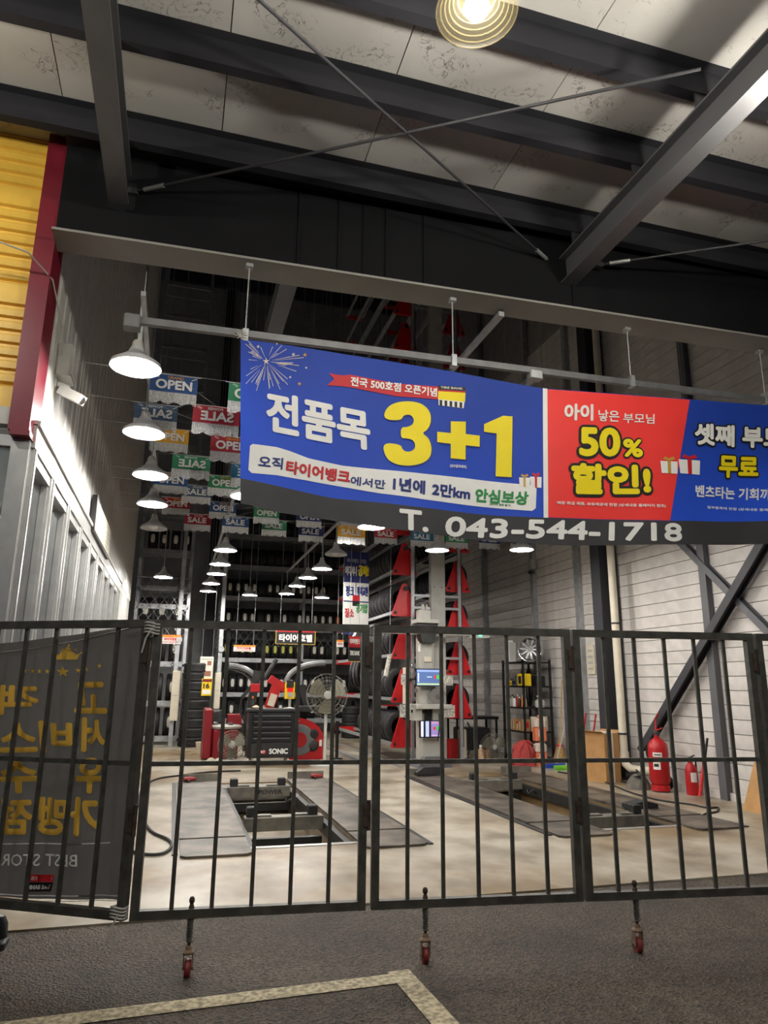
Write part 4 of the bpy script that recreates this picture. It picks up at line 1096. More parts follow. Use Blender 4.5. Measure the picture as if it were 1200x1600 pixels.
# chain posts with cream guards beside the side rack
for i,(px,x0,x1,y0,y1,l) in enumerate(((272,264,283,1048,1126,'rack post with hanging chain and cream guard beside the tyre stack'),(340,333,346,1051,1107,'rack post with hanging chain and cream guard beside the poster'))):
    Yp=18.7 if i==0 else 19.4
    c=AT(px,1080,Yp); t=thing('chain_post',l,'post',(c.x,Yp,0))
    MB().box(-0.05,0.05,-0.04,0.04,0,5.6).build('post',M_GALV,t)
    a=AT(x0,y1,Yp-0.1); b=AT(x1,y0,Yp-0.1)
    MB().cbox(a.x-c.x,b.x-c.x,-0.14,-0.06,a.z,b.z,0.012).build('guard',M_CREAM,t)
    MB().box(a.x-c.x+0.03,b.x-c.x-0.03,-0.146,-0.14,(a.z+b.z)/2-0.01,(a.z+b.z)/2+0.01).build('guard_seam',M_LGREY,t)
    mb=MB(); z=b.z+0.02
    k=0
    while z<4.2:
        mb.lathe([(0.030,-0.010),(0.042,-0.004),(0.042,0.004),(0.030,0.010),(0.030,-0.010)],8,(-0.09,-0.06,z),'x' if k%2 else 'y'); z+=0.062; k+=1
    mb.build('chain',M_DARK,t)
    MB().lathe([(0,-0.03),(0.07,-0.03),(0.085,-0.01),(0.085,0.01),(0.07,0.03),(0,0.03)],14,(0.02,-0.08,b.z+0.75 if i==0 else b.z+0.6),'y').build('sprocket',M_GALV,t,smooth=True)
# floor stack of tyres
c=FL(299,1166)
for k in range(9):
    place(TS,TSU,(c.x+rs.uniform(-0.02,0.02),c.y,k*0.218),0,'black tyre in the tall floor stack beside the poster, %s from the floor'%('first','second','third','fourth','fifth','sixth','seventh','eighth','ninth')[k],'tyres in the tall floor stack')
c=FL(551,1150); c.y=20.6; c.x=AT(551,1150,20.6).x
for k in range(4):
    place(TS,TSU,(c.x,c.y,k*0.218),0,'black tyre in the short floor stack beside the carousel, %s from the floor'%('first','second','third','fourth')[k],'tyres in the short floor stack')
# ------------------------------------------------------------------ tyre carousel
cr=thing('tyre_carousel','tall rotating tyre carousel with red triangular end plates and grey columns','tyre carousel',(5.0,13.8,0))
CYF,CYB=13.8,18.8
for x0,x1 in ((4.53,4.59),(5.55,5.61)):
    MB().box(x0,x1,13.62,13.68,0,14.9).build('frame_post',M_GALV,cr,world=True)
MB().box(4.93,5.23,13.55,13.70,0,14.9).build('drive_column',M_LGREY,cr,world=True)
for z in (2.0,3.0,3.25,4.35,5.4,6.5,7.6,8.7,9.8,10.9,12.0): MB().box(4.56,5.58,13.63,13.67,z,z+0.05).build('cross_tie',M_GALV,cr,world=True)
for x in (4.62,5.64):
    mb=MB(); mb.box(x-0.02,x+0.02,13.70,13.74,0.3,14.5); mb.build('chain_track',M_DARK,cr,world=True)
for z in (2.25,3.45,4.65,5.85):
    for x in (5.0,5.16): MB().lathe([(0,0.012),(0.012,0.012),(0.012,0),(0,0)],8,(x,13.545,z),'y').build('bolt',M_DARK,cr,world=True)
def tri(w_,h,rb,rt):
    # triangle with a rounded top and rounded lower corners
    P=[]
    for cx_,cz,r_,a0,a1 in ((w_/2-rb,rb,rb,-90,20),(0,h-rt,rt,25,155),(-w_/2+rb,rb,rb,160,270)):
        for k in range(6):
            t=math.radians(a0+(a1-a0)*k/5); P.append((cx_+r_*math.cos(t),cz+r_*math.sin(t)))
    return P
TP=tri(0.54,0.68,0.035,0.075)
M_REDPL=mat('carousel_red',(196,24,30),0.38,0,0.06,3.0)
dia=MB(); dia.prism([(0,-0.035),(0.035,0),(0,0.035),(-0.035,0)],-0.05,-0.02,'xz')
pl=None; shelfm=None
LEV=[('left',4.43,[0.30+0.85*k for k in range(16)]),('right',5.61,[0.0+0.85*k for k in range(1,16)])]
for side,xc,zs in LEV:
    for z in zs:
        if z>13.6: continue
        for yy in (CYF,CYB):
            if yy==CYB:
                o=bpy.data.objects.new('end_bracket',brm) if 'brm' in globals() else MB().prism([(-0.27,0.0),(0.27,0.0),(0.27,0.12),(-0.27,0.12)],-0.02,0.02,'xz').build('end_bracket',M_REDPL,cr)
                if 'brm' in globals(): COL.objects.link(o); o.parent=cr
                else: brm=o.data
            elif pl is None: pl=MB().prism(TP,-0.02,0.02,'xz').build('end_plate',M_REDPL,cr); o=pl
            else: o=pl.copy(); COL.objects.link(o)
            o.location=(xc-5.0,yy-13.8,z)
            if yy==CYF:
                for dx,dz in ((-0.20,0.07),(0.20,0.07)):
                    q=dia.build('corner_bolt',M_BLACK,o) if 'dm' not in globals() else bpy.data.objects.new('corner_bolt',dm)
                    if 'dm' not in globals(): dm=q.data
                    else: COL.objects.link(q); q.parent=o
                    q.location=(dx,0,dz)
                q=MB().lathe([(0,-0.05),(0.05,-0.05),(0.05,-0.02),(0,-0.02)],12,(0.02,0,0.57),'y').build('pivot',M_DARK,o,smooth=True)
        for dx in (-0.23,0.23):
            q=MB().box(-0.03,0.03,0,CYB-CYF,-0.03,0.03).build('shelf_beam',M_GALV,cr) if shelfm is None else bpy.data.objects.new('shelf_beam',shelfm)
            if shelfm is None: shelfm=q.data
            else: COL.objects.link(q); q.parent=cr
            q.location=(xc-5.0+dx,0,z+0.07)
nt_=0
for side,xc,zs in LEV:
    for i,z in enumerate(zs):
        if z>4.6: continue
        nn=11 if z<4.0 else 8
        if side=='right': nn=7
        for k in range(nn):
            yy=CYF+0.30+k*0.27
            if side=='left' and i in (0,1) and k>8: continue
            place(TC,TCU,(xc,yy,z+0.055),0,'black tyre with a pale band on a %s carousel shelf, level %s from the floor'%('near' if side=='left' else 'far',('one','two','three','four','five','six')[i]),'tyres on the carousel'+(' near side ' if side=='left' else ' far side ')+'level %d'%i)
            nt_+=1
# loose tyres and rims lying on the low carousel shelves
a=AT(565,1075,14.6); place(TC,TCU,(3.95,15.6,1.42),0.9,'wide black tyre lying turned at the end of a low carousel shelf')
a=place(TC,TCU,(4.55,15.0,0.42),1.1,'black tyre turned with its hollow facing the gate on the lowest carousel shelf')
MB().box(3.62,3.70,13.8,19.0,0,0.06).build('floor_track',M_GALV,cr,world=True)
MB().box(4.16,4.20,13.2,19.0,0,0.03).build('floor_track',M_GALV,cr,world=True)
# ------------------------------------------------------------------ measured boxes: front face at depth Y
def R4(l,r,t,b,Y):
    a=AT((l+r)/2,(t+b)/2,Y); x0=AT(l,(t+b)/2,Y).x; x1=AT(r,(t+b)/2,Y).x; z1=AT((l+r)/2,t,Y).z; z0=AT((l+r)/2,b,Y).z
    return x0,x1,max(z0,0.0),z1
def PB(l,r,t,b,Y,dep,name,m,par,c=0.012,z0=None):
    x0,x1,za,zb=R4(l,r,t,b,Y); za=za if z0 is None else z0
    return MB().cbox(x0,x1,Y,Y+dep,za,zb,c).build(name,m,par,world=True)
M_SCR=bpy.data.materials.new('screen_picture'); M_SCR.use_nodes=True
def screen(name,c,e):
    m=mat(name,c,0.3,0,0,1,0,e); return m
# ------------------------------------------------------------------ tool cabinet
YT=14.05
t=thing('tool_cabinet','black roller tool cabinet with drawers lettered SONIC','tool cabinet',(1.9,YT,0))
x0,x1,z0,z1=R4(388,460,1112,1183,YT)
MB().cbox(x0,x1,YT,YT+0.5,0.13,z1,0.015).build('body',M_BLKP,t,world=True)
dz=(z1-0.36)/6
for k in range(5):
    za=0.42+k*dz; d=MB().cbox(x0+0.07,x1-0.07,YT-0.02,YT,za,za+dz-0.02,0.004).build('drawer',M_BLKP,t,world=True)
    q=MB(); q.box(x0+0.09,x1-0.09,YT-0.045,YT-0.02,za+dz-0.05,za+dz-0.025); q.build('handle',mat('drawer_edge',(92,92,94),0.35,0.4,0.1),d,world=True)
MB().box(x0+0.06,x1-0.06,YT-0.015,YT,0.16,0.40).build('lower_panel',M_BLACK,t,world=True)
lettering('SONIC',M_WHITE,(x0+0.40,YT-0.018,0.20),(0.36,0,0),(0,0,0.10),t,0.06,world=True)
MB().box(x0+0.20,x0+0.34,YT-0.018,YT-0.0155,0.21,0.27).build('badge',M_TXTR,t,world=True)
lettering('W7',M_WHITE,(x0+0.22,YT-0.0195,0.215),(0.10,0,0),(0,0,0.05),t,0.03,world=True)
MB().cbox(x0-0.02,x1+0.02,YT-0.02,YT+0.52,z1,z1+0.05,0.012).build('top_tray',M_RUB,t,world=True)
MB().tube([(x1+0.01,YT+0.1,0.80),(x1+0.09,YT+0.1,0.80),(x1+0.09,YT+0.42,0.80),(x1+0.01,YT+0.42,0.80)],0.015,8).build('push_handle',M_GALV,t,world=True,smooth=True)
for x in (x0+0.10,x1-0.10):
    for y in (YT+0.06,YT+0.44):
        MB().lathe([(0.0,-0.02),(0.055,-0.02),(0.06,0),(0.055,0.02),(0,0.02)],14,(x,y,0.06),'x').build('caster',M_LGREY,t,world=True,smooth=True)
# things lying on the cabinet
for px,w_,h,c,l,cat in ((400,0.16,0.07,(190,170,140),'crumpled tan rag on the tool cabinet','rag'),(452,0.22,0.03,(222,222,216),'folded white paper on the tool cabinet','paper')):
    a=AT(px,1110,YT+0.15); r=thing(cat,l,cat,(a.x,YT+0.2,z1+0.05)); mb=MB(); mb.grid(lambda u,v:Vector((w_*(u-0.5),0.16*(v-0.5),h*(0.35+0.65*math.sin(3.1*u)*math.sin(3.1*v)*(0.8+0.2*math.sin(17*u+9*v))))),10,10); mb.build('sheet',mat(cat+'_tan',c,0.8),r,smooth=True); MB().grid(lambda u,v:Vector((w_*(u-0.5),0.16*(v-0.5),0.001)),2,2).build('underside',mat(cat+'_tan',c,0.8),r)
a=AT(395,1100,YT+0.2); r=thing('spray_bottle','small spray bottle with orange cap on the tool cabinet','bottle',(a.x+0.0,YT+0.25,z1+0.05)); MB().lathe([(0,0),(0.035,0),(0.035,0.13),(0.014,0.16),(0.014,0.19),(0,0.19)],12).build('body',M_BLKP,r,smooth=True); MB().lathe([(0,0.19),(0.02,0.19),(0.02,0.23),(0,0.23)],10).build('cap',M_STKO,r)
# ------------------------------------------------------------------ tyre changer
Y1=15.3
t=thing('tyre_changer','red tyre changing machine with turntable, tilting column and arms','tyre changer',(1.1,Y1,0))
PB(318,331,1108,1178,Y1-0.05,0.8,'side_cabinet',M_MACH,t,0.02,0.02)
PB(331,372,1140,1178,Y1,0.7,'body',M_MACH,t,0.03,0.02)
PB(322,352,1110,1131,Y1+0.35,0.3,'control_head',M_BLKP,t)
PB(355,378,1116,1138,Y1+0.35,0.3,'rear_cover',M_MACH,t)
c=AT(351,1134,Y1+0.3); MB().lathe([(0,-0.05),(0.33,-0.05),(0.35,-0.02),(0.35,0.0),(0.30,0.02),(0.08,0.035),(0,0.035)],26,c).build('turntable',M_LGREY,t,world=True,smooth=True)
for k in range(4):
    q=c+Vector((0.22*math.cos(k*1.57+0.5),0.22*math.sin(k*1.57+0.5),0.02)); MB().cbox(q.x-0.05,q.x+0.05,q.y-0.04,q.y+0.04,q.z,q.z+0.06).build('clamp_jaw',M_CHROME,t,world=True)
c=AT(338,1121,Y1+0.34); MB().lathe([(0.03,-0.02),(0.12,-0.02),(0.13,0),(0.05,0.02),(0.03,-0.02)],16,c,'y').build('speaker_ring',M_DARK,t,world=True,smooth=True)
a=AT(390,1112,Y1+0.6); b=AT(402,1048,Y1+0.6); MB().bar((a.x,a.y,0.1),(a.x,a.y,a.z),0.22,0.2).build('column_foot',M_BLKP,t,world=True)
MB().bar(a,b,0.17,0.17).build('column',M_DARK,t,world=True)
a=AT(412,1062,Y1+0.4); b=AT(432,1030,Y1+0.4); MB().tube([a,b],0.05,10).build('tool_shaft',M_DARK,t,world=True,smooth=True)
a=AT(420,1107,Y1-0.2); b=AT(434,1066,Y1-0.2); MB().bar(a,b,0.20,0.12,(0,1,0)).build('red_arm',M_REDP,t,world=True)
MB().bar(a+Vector((0.02,-0.075,0.05)),a.lerp(b,0.55)+Vector((0.0,-0.075,0)),0.14,0.02,(0,1,0)).build('arm_label',M_CREAM,t,world=True)
a=AT(421,1060,Y1-0.2); b=AT(447,1077,Y1-0.2); MB().bar(a,b,0.16,0.14,(0,1,0)).build('red_arm_head',M_REDP,t,world=True)
a=AT(397,1068,Y1); b=AT(378,1090,Y1); MB().bar(a,b,0.07,0.07,(0,1,0)).build('side_arm',M_DARK,t,world=True); q=AT(399,1073,Y1); MB().cbox(q.x-0.1,q.x+0.1,Y1-0.06,Y1+0.06,q.z-0.1,q.z+0.06).build('arm_joint',M_REDP,t,world=True)
a=AT(378,1090,Y1); b=AT(383,1130,Y1); MB().tube([a,a.lerp(b,0.5)+Vector((-0.08,0,0)),b],0.02,8).build('hose',M_RUB,t,world=True,smooth=True)
PB(446,461,1066,1092,YT+0.62,0.12,'control_box',M_YELP,t,0.015)
q=R4(448,459,1064,1074,YT+0.60); MB().cbox(q[0],q[1],YT+0.58,YT+0.62,q[2],q[3]+0.02).build('gauge_panel',M_BLKP,t,world=True)
for px in (450.5,456.5):
    g=AT(px,1070,YT+0.575); MB().lathe([(0,0),(0.03,0),(0.03,0.012),(0,0.012)],14,g,'y').build('gauge',M_DARK,t,world=True)
q=R4(449,458,1075,1081,YT+0.61); MB().box(q[0],q[1],YT+0.605,YT+0.62,q[2],q[3]).build('red_label',screen('red_indicator',(230,30,30),0.6),t,world=True)
q=R4(450,457,1082,1089,YT+0.61); MB().box(q[0],q[1],YT+0.605,YT+0.62,q[2],q[3]).build('grey_label',M_LGREY,t,world=True)
g=AT(453,1092,YT+0.68); MB().tube([(g.x,g.y,0.3),(g.x,g.y,g.z)],0.03,8).build('control_post',M_LGREY,t,world=True)
# wheel hood arch seen above the changer
def arch(l,r,top,base,Y,dep,nm,m,par,flip=False,tk=0.05):
    a=AT(l,base,Y); b=AT(r,top,Y)
    W_=b.x-a.x; H_=b.z-a.z; mb=MB()
    def fn(u,v):
        t=u*math.pi*0.5
        x=(1-math.cos(t)) if not flip else math.sin(t); z=math.sin(t) if not flip else 1-(1-math.cos(t))
        x,z=((1-math.cos(t)),math.sin(t))
        X=a.x+W_*x if not flip else b.x-W_*x
        return Vector((X,Y+dep*v,a.z+H_*z))
    mb.grid(fn,14,3)
    def fn2(u,v):
        p=fn(u,v); return p+Vector((0.05 if not flip else -0.05,0,-0.06))
    mb.grid(fn2,14,3)
    n=15
    return mb.build(nm,m,par,world=True,smooth=True)
M_HOOD=mat('hood_plastic',(110,112,112),0.35,0.1,0.08)
# rim of the hood: thick curved tubes
def arc_tube(l,r,top,base,Y,rad,nm,m,par,flip):
    a=AT(l,base,Y); b=AT(r,top,Y); W_=b.x-a.x; H_=b.z-a.z; P=[]
    for k in range(15):
        t=k/14*math.pi*0.5; X=a.x+W_*(1-math.cos(t)) if not flip else b.x-W_*(1-math.cos(t)); P.append((X,Y,a.z+H_*math.sin(t)))
    MB().tube(P,rad,8).build(nm,m,par,world=True,smooth=True)
arch(356,405,1042,1075,15.9,0.5,'wheel_hood',M_HOOD,t,True); arc_tube(356,405,1041,1072,15.88,0.06,'hood_rim',M_HOOD,t,True)
# ------------------------------------------------------------------ wheel balancer
Y2=14.75
t=thing('wheel_balancer','red wheel balancer with rounded body and grey hood behind the tool cabinet','wheel balancer',(2.6,Y2,0))
xa,xb,_,zt=R4(452,505,1122,1188,Y2)
P=[(xa,0.02),(xb,0.02),(xb,0.42)]
for k in range(1,8):
    th=math.radians(k*11.5); P.append((xb-(xb-xa)*0.80*(1-math.cos(th))*1.0-0.0,0.42+(zt-0.42)*math.sin(th)))
P.append((xa,zt))
MB().prism(P,Y2,Y2+0.5,'xz').build('body',M_REDP,t,world=True)
MB().prism([(x+(-0.03),z+0.02) for x,z in P if z>0.3]+[(xa,0.5)],Y2+0.5,Y2+0.75,'xz').build('rear_body',M_BLKP,t,world=True)
for px,py,r_ in ((490,1147,0.10),(489,1165,0.11)):
    g=AT(px,py,Y2-0.01); MB().lathe([(0.02,-0.02),(r_*0.7,-0.025),(r_,-0.01),(r_,0.02),(r_*0.4,0.03),(0.02,0.03)],18,g,'y').build('cone_holder',M_DARK,t,world=True,smooth=True)
g=AT(468,1156,Y2-0.02); MB().lathe([(0,-0.01),(0.26,-0.012),(0.30,0.0),(0.30,0.02),(0,0.02)],28,g,'y').build('disc',M_HOOD,t,world=True,smooth=True)
MB().lathe([(0,-0.03),(0.14,-0.03),(0.15,-0.012),(0,-0.012)],20,g,'y').build('disc_centre',M_REDP,t,world=True,smooth=True)
PB(499,503,1156,1166,Y2-0.02,0.02,'sticker',M_STK,t,0.002)
arch(448,508,1037,1066,15.4,0.5,'wheel_hood',M_HOOD,t,False); arc_tube(448,508,1036,1066,15.38,0.06,'hood_rim',M_HOOD,t,False)
a=AT(470,1070,15.2); b=AT(480,1110,15.2); MB().bar(a,b,0.12,0.1,(0,1,0)).build('hood_arm',M_DARK,t,world=True)
MB().bar((a.x+0.1,15.3,0.5),(a.x+0.05,15.3,a.z),0.14,0.14).build('stand',M_BLKP,t,world=True)
PB(466,500,1103,1112,Y2+0.1,0.5,'tray',M_DARK,t)
# ------------------------------------------------------------------ fans
def fan(lab,c,R,base,foot,tilt=0.0):
    t=thing('fan',lab,'fan',base)
    H=c.z
    M_G=mat('fan_wire',(150,148,140),0.35,0.6,0.1)
    mb=MB()
    for k in range(5):
        rr=R*(0.30+0.175*k); yy=-0.09+0.05*(k/4)**2
        mb.lathe([(rr-0.0035,yy-0.003),(rr+0.0035,yy-0.003),(rr+0.0035,yy+0.003),(rr-0.0035,yy+0.003),(rr-0.0035,yy-0.003)],36,(0,0,H),'y')
    for k in range(30):
        a=k*2*math.pi/30; mb.tube([(R*0.2*math.cos(a),-0.095,H+R*0.2*math.sin(a)),(R*math.cos(a),-0.04,H+R*math.sin(a))],0.0025,4)
    mb.build('front_guard',M_G,t)
    mb=MB()
    for k in range(3):
        rr=R*(0.4+0.3*k); yy=0.10-0.06*(k/2)
        mb.lathe([(rr-0.0035,yy-0.003),(rr+0.0035,yy-0.003),(rr+0.0035,yy+0.003),(rr-0.0035,yy+0.003),(rr-0.0035,yy-0.003)],30,(0,0,H),'y')
    for k in range(20):
        a=k*2*math.pi/20; mb.tube([(R*0.2*math.cos(a),0.10,H+R*0.2*math.sin(a)),(R*math.cos(a),-0.03,H+R*math.sin(a))],0.0025,4)
    mb.build('rear_guard',M_G,t)
    for k in range(3):
        b=MB(); a0=0.5+k*2.094
        def fn(u,v):
            a=a0+(u-0.5)*1.25*(0.55+0.45*math.sin(1.2+1.4*v)); r_=R*(0.16+0.74*v)
            return Vector((r_*math.cos(a),-0.02+0.07*(u-0.5),H+r_*math.sin(a)))
        b.grid(fn,8,6); b.build('blade',mat('fan_blade',(126,122,104),0.4,0.2,0.1),t,smooth=True)
    MB().lathe([(0,-0.10),(R*0.12,-0.10),(R*0.2,-0.085),(R*0.2,-0.06),(0.07,0.0),(0.08,0.08),(0.06,0.2),(0,0.21)],18,(0,0,H),'y').build('hub',M_LGREY,t,smooth=True)
    MB().tube([(0,0.06,0.04),(0,0.06,H-0.06)],[0.03]*2,10).build('pole',M_WPANEL,t,smooth=True)
    MB().lathe([(0,0.0),(foot,0.0),(foot,0.02),(foot*0.6,0.05),(0.05,0.09),(0,0.09)],26,(0,0.06,0)).build('base',M_WPANEL,t,smooth=True)
    return t
b=FL(510,1196); c=AT(511,1086,b.y); fan('large pedestal fan with white pole and flared white foot beside the tool cabinet',Vector((0,0,c.z)),0.40,(c.x,b.y,0),0.30)
b=FL(771,1190); c=AT(771,1167,b.y); fan('small round fan standing on the floor before the black shelf unit',Vector((0,0,c.z)),0.27,(c.x,b.y,0),0.17)
# thin black stand
b=FL(526,1186); t=thing('tool_stand','thin black stand beside the pedestal fan','stand',b); MB().tube([(0,0,0),(0,0,0.75)],0.035,8).build('post',M_BLKP,t); MB().lathe([(0,0),(0.12,0),(0.12,0.02),(0,0.03)],14).build('foot',M_BLKP,t); MB().lathe([(0.03,0.50),(0.06,0.50),(0.06,0.56),(0.03,0.56)],12).build('collar',M_BLKP,t)
# ------------------------------------------------------------------ wheel alignment tower
Y3=13.15
t=thing('alignment_tower','cream wheel alignment tower with two screens and foil faced targets','alignment machine',AT(672,1190,Y3)*1.0)
t.location.z=0
x0,x1,_,_=R4(657,690,1010,1180,Y3)
MB().cbox(x0,x1-0.10,Y3+0.06,Y3+0.30,0.1,2.40,0.03).build('column',M_LGREY,t,world=True)
PB(657,677,1004,1046,Y3+0.02,0.25,'upper_cover',M_LGREY,t,0.02)
q=R4(650,682,974,1005,Y3); MB().prism([(q[0]+0.10,q[2]),(q[1]-0.08,q[2]),(q[1],q[3]),(q[0],q[3])],Y3-0.10,Y3+0.15,'xz').build('hood',M_DARK,t,world=True)
PB(656,675,952,972,Y3-0.02,0.25,'top_unit',M_LGREY,t,0.03); PB(660,663,944,954,Y3+0.05,0.05,'aerial',M_LGREY,t,0.004); PB(666,668,945,954,Y3+0.05,0.05,'aerial',M_LGREY,t,0.004)
q=R4(648,683,968,974,Y3); MB().cbox(q[0],q[1],Y3-0.14,Y3+0.2,q[2],q[3],0.01).build('hood_cap',M_LGREY,t,world=True)
a=AT(586,984,Y3); b=AT(748,990,Y3); MB().bar((a.x,Y3+0.1,(a.z+b.z)/2),(b.x,Y3+0.1,(a.z+b.z)/2),0.10,0.10).build('crossbar',M_LGREY,t,world=True)
M_LED=screen('green_led',(60,255,190),6.0)
for px,py,s in ((574,988,-1),(752,992,1)):
    g=AT(px,py,Y3-0.1); MB().prism([(g.x-0.22,g.z-0.07),(g.x+0.20,g.z-0.05),(g.x+0.22,g.z+0.03),(g.x+0.1,g.z+0.09),(g.x-0.16,g.z+0.07)],Y3-0.05,Y3+0.2,'xz').build('camera_pod',M_BLKP if s<0 else M_LGREY,t,world=True)
    MB().box(g.x-0.03,g.x+0.03,Y3-0.06,Y3-0.048,g.z-0.02,g.z+0.02).build('led',M_LED,t,world=True)
def monitor(l,r,tp,bt,Y,kind):
    q=R4(l,r,tp,bt,Y); o=MB().cbox(q[0]-0.015,q[1]+0.015,Y,Y+0.05,q[2]-0.02,q[3]+0.015,0.008).build('monitor',M_BLKP,t,world=True)
    w_=q[1]-q[0]; h=q[3]-q[2]
    def pane(u0,u1,v0,v1,c,e,nm='screen_area',k=1): MB().box(q[0]+w_*u0,q[0]+w_*u1,Y-0.002*k,Y,q[2]+h*v0,q[2]+h*v1).build(nm,screen('screen_%d_%d_%d'%c,c,e),o,world=True)
    if kind==0:
        pane(0,1,0,1,(84,108,160),0.55,'screen'); pane(0.02,0.98,0.02,0.14,(180,206,170),0.5,k=2); pane(0.02,0.98,0.84,0.97,(150,170,220),0.5,k=2); pane(0.72,0.80,0.42,0.66,(210,60,60),0.5,k=2); pane(0.82,0.98,0.40,0.66,(60,190,90),0.5,k=2); pane(0.04,0.10,0.2,0.78,(200,214,236),0.5,k=2); pane(0.42,0.62,0.50,0.55,(220,230,240),0.5,k=2)
    else:
        pane(0,1,0,1,(30,32,44),0.3,'screen'); pane(0.02,0.14,0,1,(226,230,250),0.5,k=2); pane(0.24,0.40,0,1,(190,204,250),0.5,k=2); pane(0.50,1,0,1,(150,130,190),0.5,k=2); pane(0.52,0.98,0.84,0.98,(190,150,190),0.5,k=3); pane(0.60,0.72,0.45,0.62,(210,60,70),0.5,k=3); pane(0.74,0.92,0.45,0.66,(60,190,90),0.5,k=3); pane(0.52,0.98,0.02,0.12,(190,170,210),0.5,k=3)
monitor(651,689,1046,1071,Y3-0.10,0); monitor(657,690,1127,1151,Y3-0.12,1)
q=R4(646,702,1102,1107,Y3); MB().cbox(q[0],q[1],Y3-0.18,Y3+0.30,q[2],q[3]+0.02,0.01).build('shelf',M_LGREY,t,world=True)
PB(646,660,1107,1126,Y3-0.10,0.3,'side_bin',M_LGREY,t); PB(677,696,1107,1127,Y3-0.02,0.3,'side_bin',M_LGREY,t)
PB(663,675,1108,1126,Y3+0.05,0.05,'drawer_recess',M_DARK,t)
PB(663,674,1026,1034,Y3-0.01,0.04,'cream_lamp',M_CREAM,t,0.006); PB(654,657,1008,1018,Y3-0.01,0.04,'white_knob',M_WHITE,t,0.006)
q=R4(660,694,1151,1178,Y3); MB().cbox(q[0],q[1],Y3+0.03,Y3+0.32,0.10,q[3],0.02).build('pedestal',M_LGREY,t,world=True)
q=R4(648,702,1176,1192,Y3)
MB().prism([(q[0],0.0),(q[1],0.0),(q[1]-0.03,0.10),(q[1]-0.16,0.19),(q[0]+0.16,0.19)],Y3-0.15,Y3+0.4,'xz').build('foot',M_STEEL,t,world=True)
M_FOIL=mat('crumpled_foil',(188,184,174),0.4,0.35,0.45,34.0,0.5)
for l,r,tp,bt in ((627,640,1053,1070),(693,708,1056,1071),(625,642,1101,1121),(694,711,1102,1121)):
    o=PB(l,r,tp,bt,Y3-0.16,0.03,'target',M_FOIL,t,0.004)
    cc=AT((l+r)/2,(tp+bt)/2,Y3-0.13); MB().bar((cc.x,Y3-0.10,cc.z),(AT(668,0,Y3).x if False else (x0+x1)/2,Y3+0.1,cc.z-0.02),0.04,0.05).build('target_arm',M_DARK,t,world=True)
PB(632,641,1043,1100,Y3-0.02,0.12,'clamp_rail',M_CREAM,t)
for k in range(5):
    g=AT(646+k%2*3,1040+k*13,Y3-0.05); MB().lathe([(0.0,-0.03),(0.045,-0.03),(0.05,0),(0.045,0.03),(0,0.03)],12,g,'y').build('clamp_wheel',M_CHROME,t,world=True,smooth=True)
g=AT(683,1089,Y3-0.02); MB().lathe([(0.05,-0.02),(0.17,-0.02),(0.18,0.0),(0.17,0.02),(0.05,0.02),(0.05,-0.02)],20,g,'y').build('clamp_ring',M_CHROME,t,world=True,smooth=True)
MB().tube([AT(686,1115,Y3-0.12),AT(687,1135,Y3-0.16),AT(684,1158,Y3-0.16)],0.012,6).build('cable',M_RUB,t,world=True,smooth=True)
# roll hanging on a cord, before the carousel
c=AT(605,1040,13.5); r=thing('hanging_roll','speckled roll hanging on a cord beside the red end plates','roll',c-Vector((0,0,0.2))); MB().tube([(-0.03,0,0),(0.05,0,0.40)],0.045,10).build('roll',M_FOIL,r,smooth=True); MB().tube([(0.05,0,0.40),(0.06,0,2.6)],0.004,5).build('cord',M_GALV,r)
# ------------------------------------------------------------------ hanging signs
def sign(l,r_,tp,bt,Y,lab,bg,parts,cat='sign',name='hanging_sign',rz=0.0,hang=0.5):
    q=R4(l,r_,tp,bt,Y); w_=q[1]-q[0]; h=q[3]-q[2]
    t=thing(name,lab,cat,((q[0]+q[1])/2,Y,q[2]),rz)
    MB().cbox(-w_/2,w_/2,0,0.02,0,h,0.004).build('board',bg,t)
    for k,p in enumerate(parts):
        if p[0]=='box': MB().box(-w_/2+w_*p[1],-w_/2+w_*p[2],-0.004,0.001,h*p[3],h*p[4]).build('field',p[5],t)
        else: lettering(p[0],p[5],(-w_/2+w_*p[1],-0.007,h*p[3]),(w_*(p[2]-p[1]),0,0),(0,0,h*(p[4]-p[3])),t,p[6] if len(p)>6 else 0.04)
    if hang>0:
        if hang>1.0: hang=15.59-q[2]-h
        for s in (-0.4,0.4): MB().tube([(w_*s,0.01,h),(w_*s,0.01,h+hang)],0.004,4).build('hanger',M_GALV,t)
    return t
sign(431,493,975,1007,17.0,'black and red sign with white Korean letters hanging before the back rack',M_BLACK,(('box',0.02,0.98,0.60,0.97,M_TXTR),('box',0,1,0,0.02,M_GOLD),('box',0,0.015,0,1,M_GOLD),('box',0.985,1,0,1,M_GOLD),('세계최초',0.22,0.80,0.66,0.92,M_WHITE,0.03),('타이어호텔',0.08,0.92,0.12,0.50,M_WHITE,0.05)),hang=2)
sign(544,564,993,1034,13.9,'small black and red hanging sign beside the first red end plates',M_BLACK,(('box',0.02,0.98,0.55,0.98,M_TXTR),('box',0,1,0,0.02,M_GOLD),('타이어뱅크',0.08,0.92,0.66,0.88,M_WHITE,0.03),('TIRE BANK',0.08,0.94,0.24,0.42,M_WHITE,0.05)),rz=0.25,hang=2)
M_ORG=mat('orange_print',(236,140,40),0.6,0,0.04)
sign(252,283,992,1006,18.6,'white and orange strip sign on the narrow side rack',M_WHITE,(('box',0,1,0.72,1,M_ORG),('타이어호텔',0.14,0.80,0.36,0.68,M_TXTR,0.05),('타이어 보관은 공짜',0.05,0.9,0.1,0.28,M_TXTR,0.02)),hang=0)
